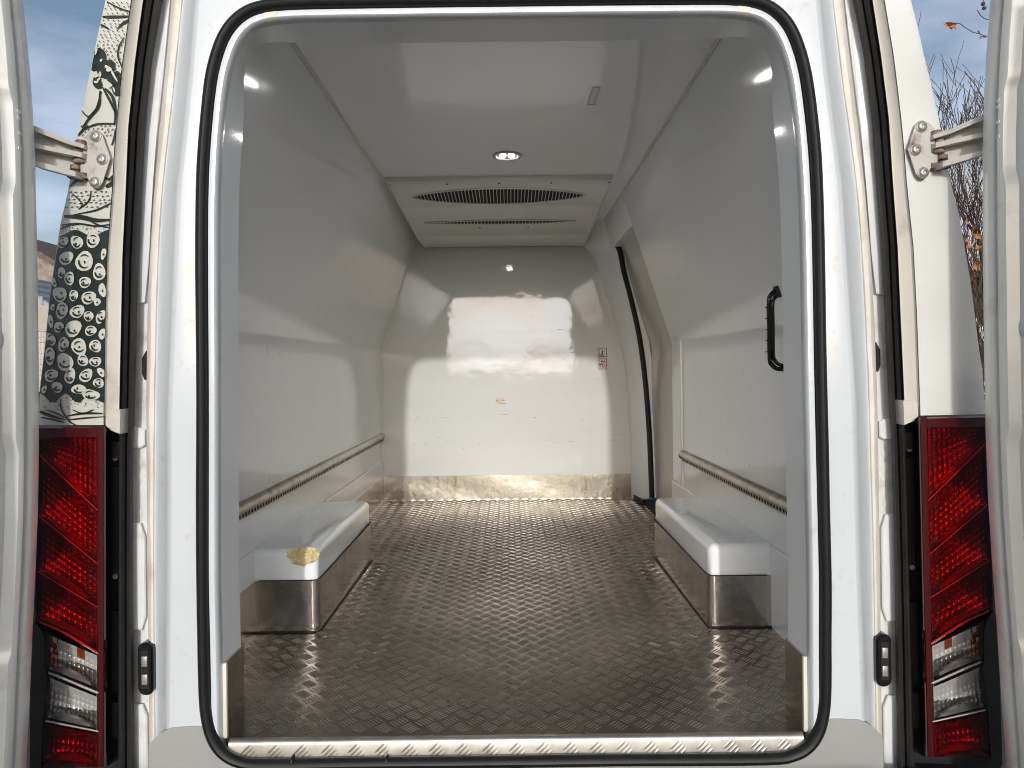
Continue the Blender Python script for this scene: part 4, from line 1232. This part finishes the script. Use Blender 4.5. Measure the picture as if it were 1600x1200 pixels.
# ------------------------------------------------------------------ background left
def ground_pt(u, Y): p = P(u, 580, Y); return Vector((p.x, Y, 0))
hx0, hx1, hxm = P(-90, 500, 18).x, P(112, 500, 18).x, P(15, 500, 18).x
ze, za = P(90, 420, 18).z, P(15, 362, 18).z
house = empty('brick_house', (hxm, 18, 0)); tag(house, 'brown brick gable house glimpsed beside the left door', 'house')
def hw(pts, nm_, m_, y0, y1):
    vs, fs = prism([(x, y0, z) for x, z in pts], (0, y1 - y0, 0)); return mesh(nm_, vs, fs, m_, house, 0)
zmid = P(80, 448, 18).z
hw([(hx0, 0), (hx1, 0), (hx1, zmid), (hx0, zmid)], 'lower_wall', render_m, 18, 25)
hw([(hx0, zmid), (hx1, zmid), (hx1, ze - .15), (hxm, za - .15), (hx0, ze - .15)], 'gable_wall', brick_m, 18.02, 25)
for a, b in ((hx0 - .3, hxm), (hx1 + .3, hxm)):
    zz = ze - .15 - (.3 * (za - ze) / (hx1 - hxm))
    vs, fs = prism([(a, 17.8, zz), (b, 17.8, za - .15), (b, 17.8, za), (a, 17.8, zz + .16)], (0, 7.4, 0)); mesh('roof_slope', vs, fs, roof_m, house, 0)
can = empty('canopy', (P(40, 500, 13).x, 13, 0)); tag(can, 'grey sheet metal lean-to canopy in front of the brick house', 'canopy')
a, b = P(20, 432, 13), P(110, 500, 13)
vs, fs = prism([(a.x, 13, a.z), (b.x, 13, b.z), (b.x, 13, b.z - .1), (a.x, 13, a.z - .1)], (0, 3, 0)); mesh('sheet_roof', vs, fs, sheet_m, can, 0)
for k in range(7):
    t = k / 6
    p = a.lerp(b, t)
    box('roof_batten', (p.x - .03, 12.98, p.z - .12), (p.x + .03, 16.02, p.z + .03), sheet_m, can)
for x in (a.x + .1, b.x - .1):
    box('post', (x - .05, 13.1, 0), (x + .05, 13.2, (a if x < (a.x + b.x) / 2 else b).z - .08), sheet_m, can)
fe = empty('wire_fence', (P(40, 540, 11).x, 11, 0)); tag(fe, 'galvanised wire mesh fence behind the white car', 'fence')
x0, x1 = P(-60, 540, 11).x, P(110, 540, 11).x
zt = P(65, 518, 11).z
geos = []
for k in range(40):
    x = x0 + (x1 - x0) * k / 39
    geos.append(tube_geo([(x, 11, .1), (x, 11, zt)], .004, 4))
for k in range(26):
    z = .1 + (zt - .1) * k / 25
    geos.append(tube_geo([(x0, 11, z), (x1, 11, z)], .004, 4))
vs, fs = join(geos); o = mesh('wire_mesh', vs, fs, wire_m, fe, 0); o['kind'] = 'stuff'
for x in (x0, (x0 + x1) / 2, x1):
    vs, fs = tube_geo([(x, 11.02, 0), (x, 11.02, zt + .06)], .03, 8); mesh('post', vs, fs, wire_m, fe)
# white car beyond the left door
def make_car(name, x, y, lab):
    c = empty(name, (x, y, 0)); tag(c, lab, 'car')
    prof_ = [(-2.1, .35), (-2.15, .62), (-2.05, .85), (-1.1, 1.0), (-.45, 1.42), (.2, 1.52), (1.1, 1.47), (1.85, 1.05), (2.1, .95), (2.15, .5), (2.05, .35)]
    rows = []
    for dx, ins in ((-.86, .0), (-.80, .0), (.80, .0), (.86, .0)):
        rows.append([Vector((x + (dx * (1 if z < .95 else 1 - .22 * (z - .95) / .55)), y + py * (.985 if abs(dx) > .84 else 1), z - (.015 if abs(dx) > .84 else 0))) for py, z in prof_])
    vs, fs = loft(rows, close_u=True); n = len(prof_)
    fs += [tuple(range(n)), tuple(3 * n + k for k in range(n))]
    mesh('body', vs, fs, paint, c, 30)
    for s in (-1, 1):
        for pts in ([(-.98, 1.0), (-.42, 1.36), (.25, 1.44), (.25, 1.0)], [(.33, 1.0), (.33, 1.44), (1.05, 1.39), (1.6, 1.05)]):
            q = [Vector((x + s * .875 * (1 - .22 * max(0, z - .95) / .55), y + py, z)) for py, z in pts]
            vs, fs = prism(q, (-s * .01, 0, 0)); mesh('side_window', vs, fs, car_glass, c, 0)
        for wy in (-1.3, 1.3):
            vs, fs = cyl((x + s * .70, y + wy, .32), (s, 0, 0), .32, .2, 24); wh = mesh('wheel', vs, fs, tyre_m, c, 40)
            vs, fs = cyl((x + s * .895, y + wy, .32), (s, 0, 0), .20, .012, 18); mesh('rim', vs, fs, bolt_m, wh, 40)
    q = [Vector((x + dx, y - (1.12 if z < 1.2 else .53) - .012, z)) for dx, z in ((-.70, 1.02), (.70, 1.02), (.60, 1.37), (-.60, 1.37))]
    mesh('rear_window', q, [(0, 1, 2, 3)], car_glass, c, 0)
    for s in (-1, 1):
        box('rear_lamp', (x + s * .62 - .13, y - 2.165, .68), (x + s * .62 + .13, y - 2.06, .84), lamp_ridge, c, .02)
    return c
make_car('parked_car', P(42, 580, 6.9).x - .1, 8.6, 'white car parked beyond the left rear door')

# ------------------------------------------------------------------ background right
rt = random.Random(21)
def grow(p, d, l, r, depth, geos, leaves, spread=.55, minr=.0035):
    n = 4
    pts, rad = [p.copy()], [r]
    q = p.copy(); dd = d.copy()
    for k in range(n):
        dd = (dd + Vector((rt.uniform(-1, 1), rt.uniform(-1, 1), rt.uniform(-.4, .9))) * .13).normalized()
        q = q + dd * (l / n)
        pts.append(q.copy()); rad.append(max(minr, r * (1 - .5 * (k + 1) / n)))
    geos.append(tube_geo(pts, rad, 5 if r > .02 else 3, cap=False))
    if depth == 0:
        if rt.random() < .06: leaves.append(pts[-1])
        return
    for k in range(rt.choice((3, 4, 4))):
        i = rt.choice((1, 2, 3, 4, 4))
        ax = Vector((rt.uniform(-1, 1), rt.uniform(-1, 1), rt.uniform(-.15, 1)))
        nd = (dd + ax * spread * 1.25).normalized()
        grow(pts[i], nd, l * rt.uniform(.60, .82), max(minr, rad[i] * rt.uniform(.5, .68)), depth - 1, geos, leaves, spread, minr)
def leaf_geo(c, size, rnd_):
    out_ = []
    nrm = Vector((rnd_.uniform(-1, 1), rnd_.uniform(-1, 1), rnd_.uniform(-1, 1))).normalized()
    a = nrm.orthogonal().normalized(); b = nrm.cross(a)
    pts = [c]
    n = 14
    for k in range(n):
        t = 2 * math.pi * k / n
        r = size * (1 if k % 2 == 0 else .62) * (1.25 if k == 0 else 1)
        pts.append(c + a * r * math.cos(t) + b * r * .75 * math.sin(t) + nrm * (.18 * size * math.sin(2 * t + 1)))
    return pts, [(0, k + 1, (k + 1) % n + 1) for k in range(n)]
base = ground_pt(1580, 9.0)
tree = empty('bare_tree', base); tag(tree, 'leafless tree with thin dark branches beyond the right door', 'tree')
geos, leaves = [], []
top = base + Vector((-.05, 0, 1.6))
trunk = [base, base + Vector((.02, 0, .6)), base + Vector((-.02, .02, 1.1)), top]
geos_t = [tube_geo(trunk, [.13, .11, .10, .09], 10)]
vs, fs = join(geos_t); mesh('trunk', vs, fs, bark, tree)
for (dx, dy, dz, l) in ((-.35, -.2, 1, 1.6), (-.18, .3, 1, 1.5), (-.25, .1, 1, 1.5), (-.55, -.1, 1, 1.4), (.1, .15, 1, 1.6), (-.1, -.3, 1, 1.5), (.4, 0, 1, 1.3), (-.4, .3, .9, 1.3)):
    grow(top, Vector((dx, dy, dz)).normalized(), l, .05, 4, geos, leaves, .42)
# long limb overhead that carries the hanging twigs at the top edge
Yt = 6.5
limb = [top, base + Vector((.7, -1.0, 2.9)), P(1680, 40, Yt), P(1640, -60, Yt)]
geos.append(tube_geo(catmull(limb, 5), [.06 - .045 * k / 15 for k in range(16)], 6))
tw = [[P(1660, -10, Yt), P(1600, 48, Yt), P(1545, 58, Yt), P(1530, 53, Yt), P(1519, 50, Yt), P(1508, 43, Yt), P(1500, 37, Yt), P(1493, 36, Yt)],
      [P(1660, -20, Yt), P(1600, 20, Yt), P(1548, 32, Yt), P(1538, 29, Yt), P(1532, 24, Yt), P(1527, 16, Yt)],
      [P(1531, 53, Yt), P(1528, 48, Yt)], [P(1540, 58, Yt), P(1533, 57, Yt), P(1531, 61, Yt)],
      [P(1660, -25, Yt), P(1590, -15, Yt), P(1540, -12, Yt), P(1536, 3, Yt)],
      [P(1560, 190, Yt), P(1540, 160, Yt), P(1524, 132, Yt), P(1515, 122, Yt), P(1507, 111, Yt)]]
for t in tw:
    geos.append(tube_geo(t, [.006 if i < 2 else .0038 for i in range(len(t))], 5))
vs, fs = join(geos); br = mesh('branches', vs, fs, bark, tree, 50); br['kind'] = 'stuff'
# brown lobed leaf on the twig
lf = [(1472, 37), (1478, 35), (1482, 34.5), (1488, 35), (1495, 36.5), (1493, 41), (1494, 46), (1489, 44), (1486, 46.5), (1483, 43), (1478, 40)]
c = P(1486, 39, Yt)
q = [c + Vector((0, .03, 0))] + [P(u, v, Yt + .02 * math.sin(i * 1.7)) for i, (u, v) in enumerate(lf)]
mesh('leaf', q, [(0, i + 1, (i + 1) % len(lf) + 1) for i in range(len(lf))], leaf_m, tree, 0)
for (u, v) in ((1536, 6), (1538, 12.5)):
    bm = bmesh.new(); bmesh.ops.create_icosphere(bm, subdivisions=3, radius=1)
    c = P(u, v, Yt)
    for k, vv in enumerate(bm.verts): vv.co = c + vv.co * (.0175 * (1 + .10 * (k % 3 - 1)))
    me = bpy.data.meshes.new('seed_ball'); bm.to_mesh(me); bm.free(); obj('seed_ball', me, bark, tree)
lg = [leaf_geo(p, rt.uniform(.05, .09), rt) for p in leaves[:14]]
if lg:
    vs, fs = join(lg); o = mesh('dry_leaves', vs, fs, leaf_m, tree, 0); o['kind'] = 'stuff'
# tangled shrub with brown leaves below the tree
sb = empty('bare_shrub', ground_pt(1560, 7.6)); tag(sb, 'tangled leafless shrub with brown leaves at the right edge', 'shrub')
geos, leaves = [], []
for k in range(16):
    b0 = ground_pt(1535 + rt.uniform(-50, 60), 7.6 + rt.uniform(-.4, .4))
    grow(b0, Vector((rt.uniform(-.4, .4), rt.uniform(-.3, .3), 1)).normalized(), rt.uniform(1.0, 1.35), .022, 3, geos, leaves, .55, .004)
vs, fs = join(geos); o = mesh('twigs', vs, fs, bark, sb, 50); o['kind'] = 'stuff'
lg = []
for k in range(34):
    u, v = rt.uniform(1480, 1580), rt.choice((rt.gauss(372, 18), rt.gauss(430, 18), rt.uniform(350, 560)))
    lg.append(leaf_geo(P(u, v, 7.6 + rt.uniform(-.4, .4)), rt.uniform(.035, .065), rt))
vs, fs = join(lg); o = mesh('dry_leaves', vs, fs, leaf_m, sb, 0); o['kind'] = 'stuff'
# pale shed with a dark roof edge behind the shrub
sx0, sx1 = P(1440, 500, 13).x, P(1640, 500, 13).x
sh = empty('garden_shed', ((sx0 + sx1) / 2, 13, 0)); tag(sh, 'pale shed with dark roof edge behind the right shrub', 'shed')
zt = P(1530, 450, 13).z
for k in range(12):
    a = sx0 + (sx1 - sx0) * k / 12; b = sx0 + (sx1 - sx0) * (k + 1) / 12 - .012
    box('board', (a, 13, 0), (b, 13.04, zt), shed_m, sh)
box('wall', (sx0, 13.042, 0), (sx1, 15.5, zt - .02), shed_m, sh)
box('roof', (sx0 - .2, 12.75, zt), (sx1 + .2, 15.8, zt + .13), black_plastic, sh, .01)
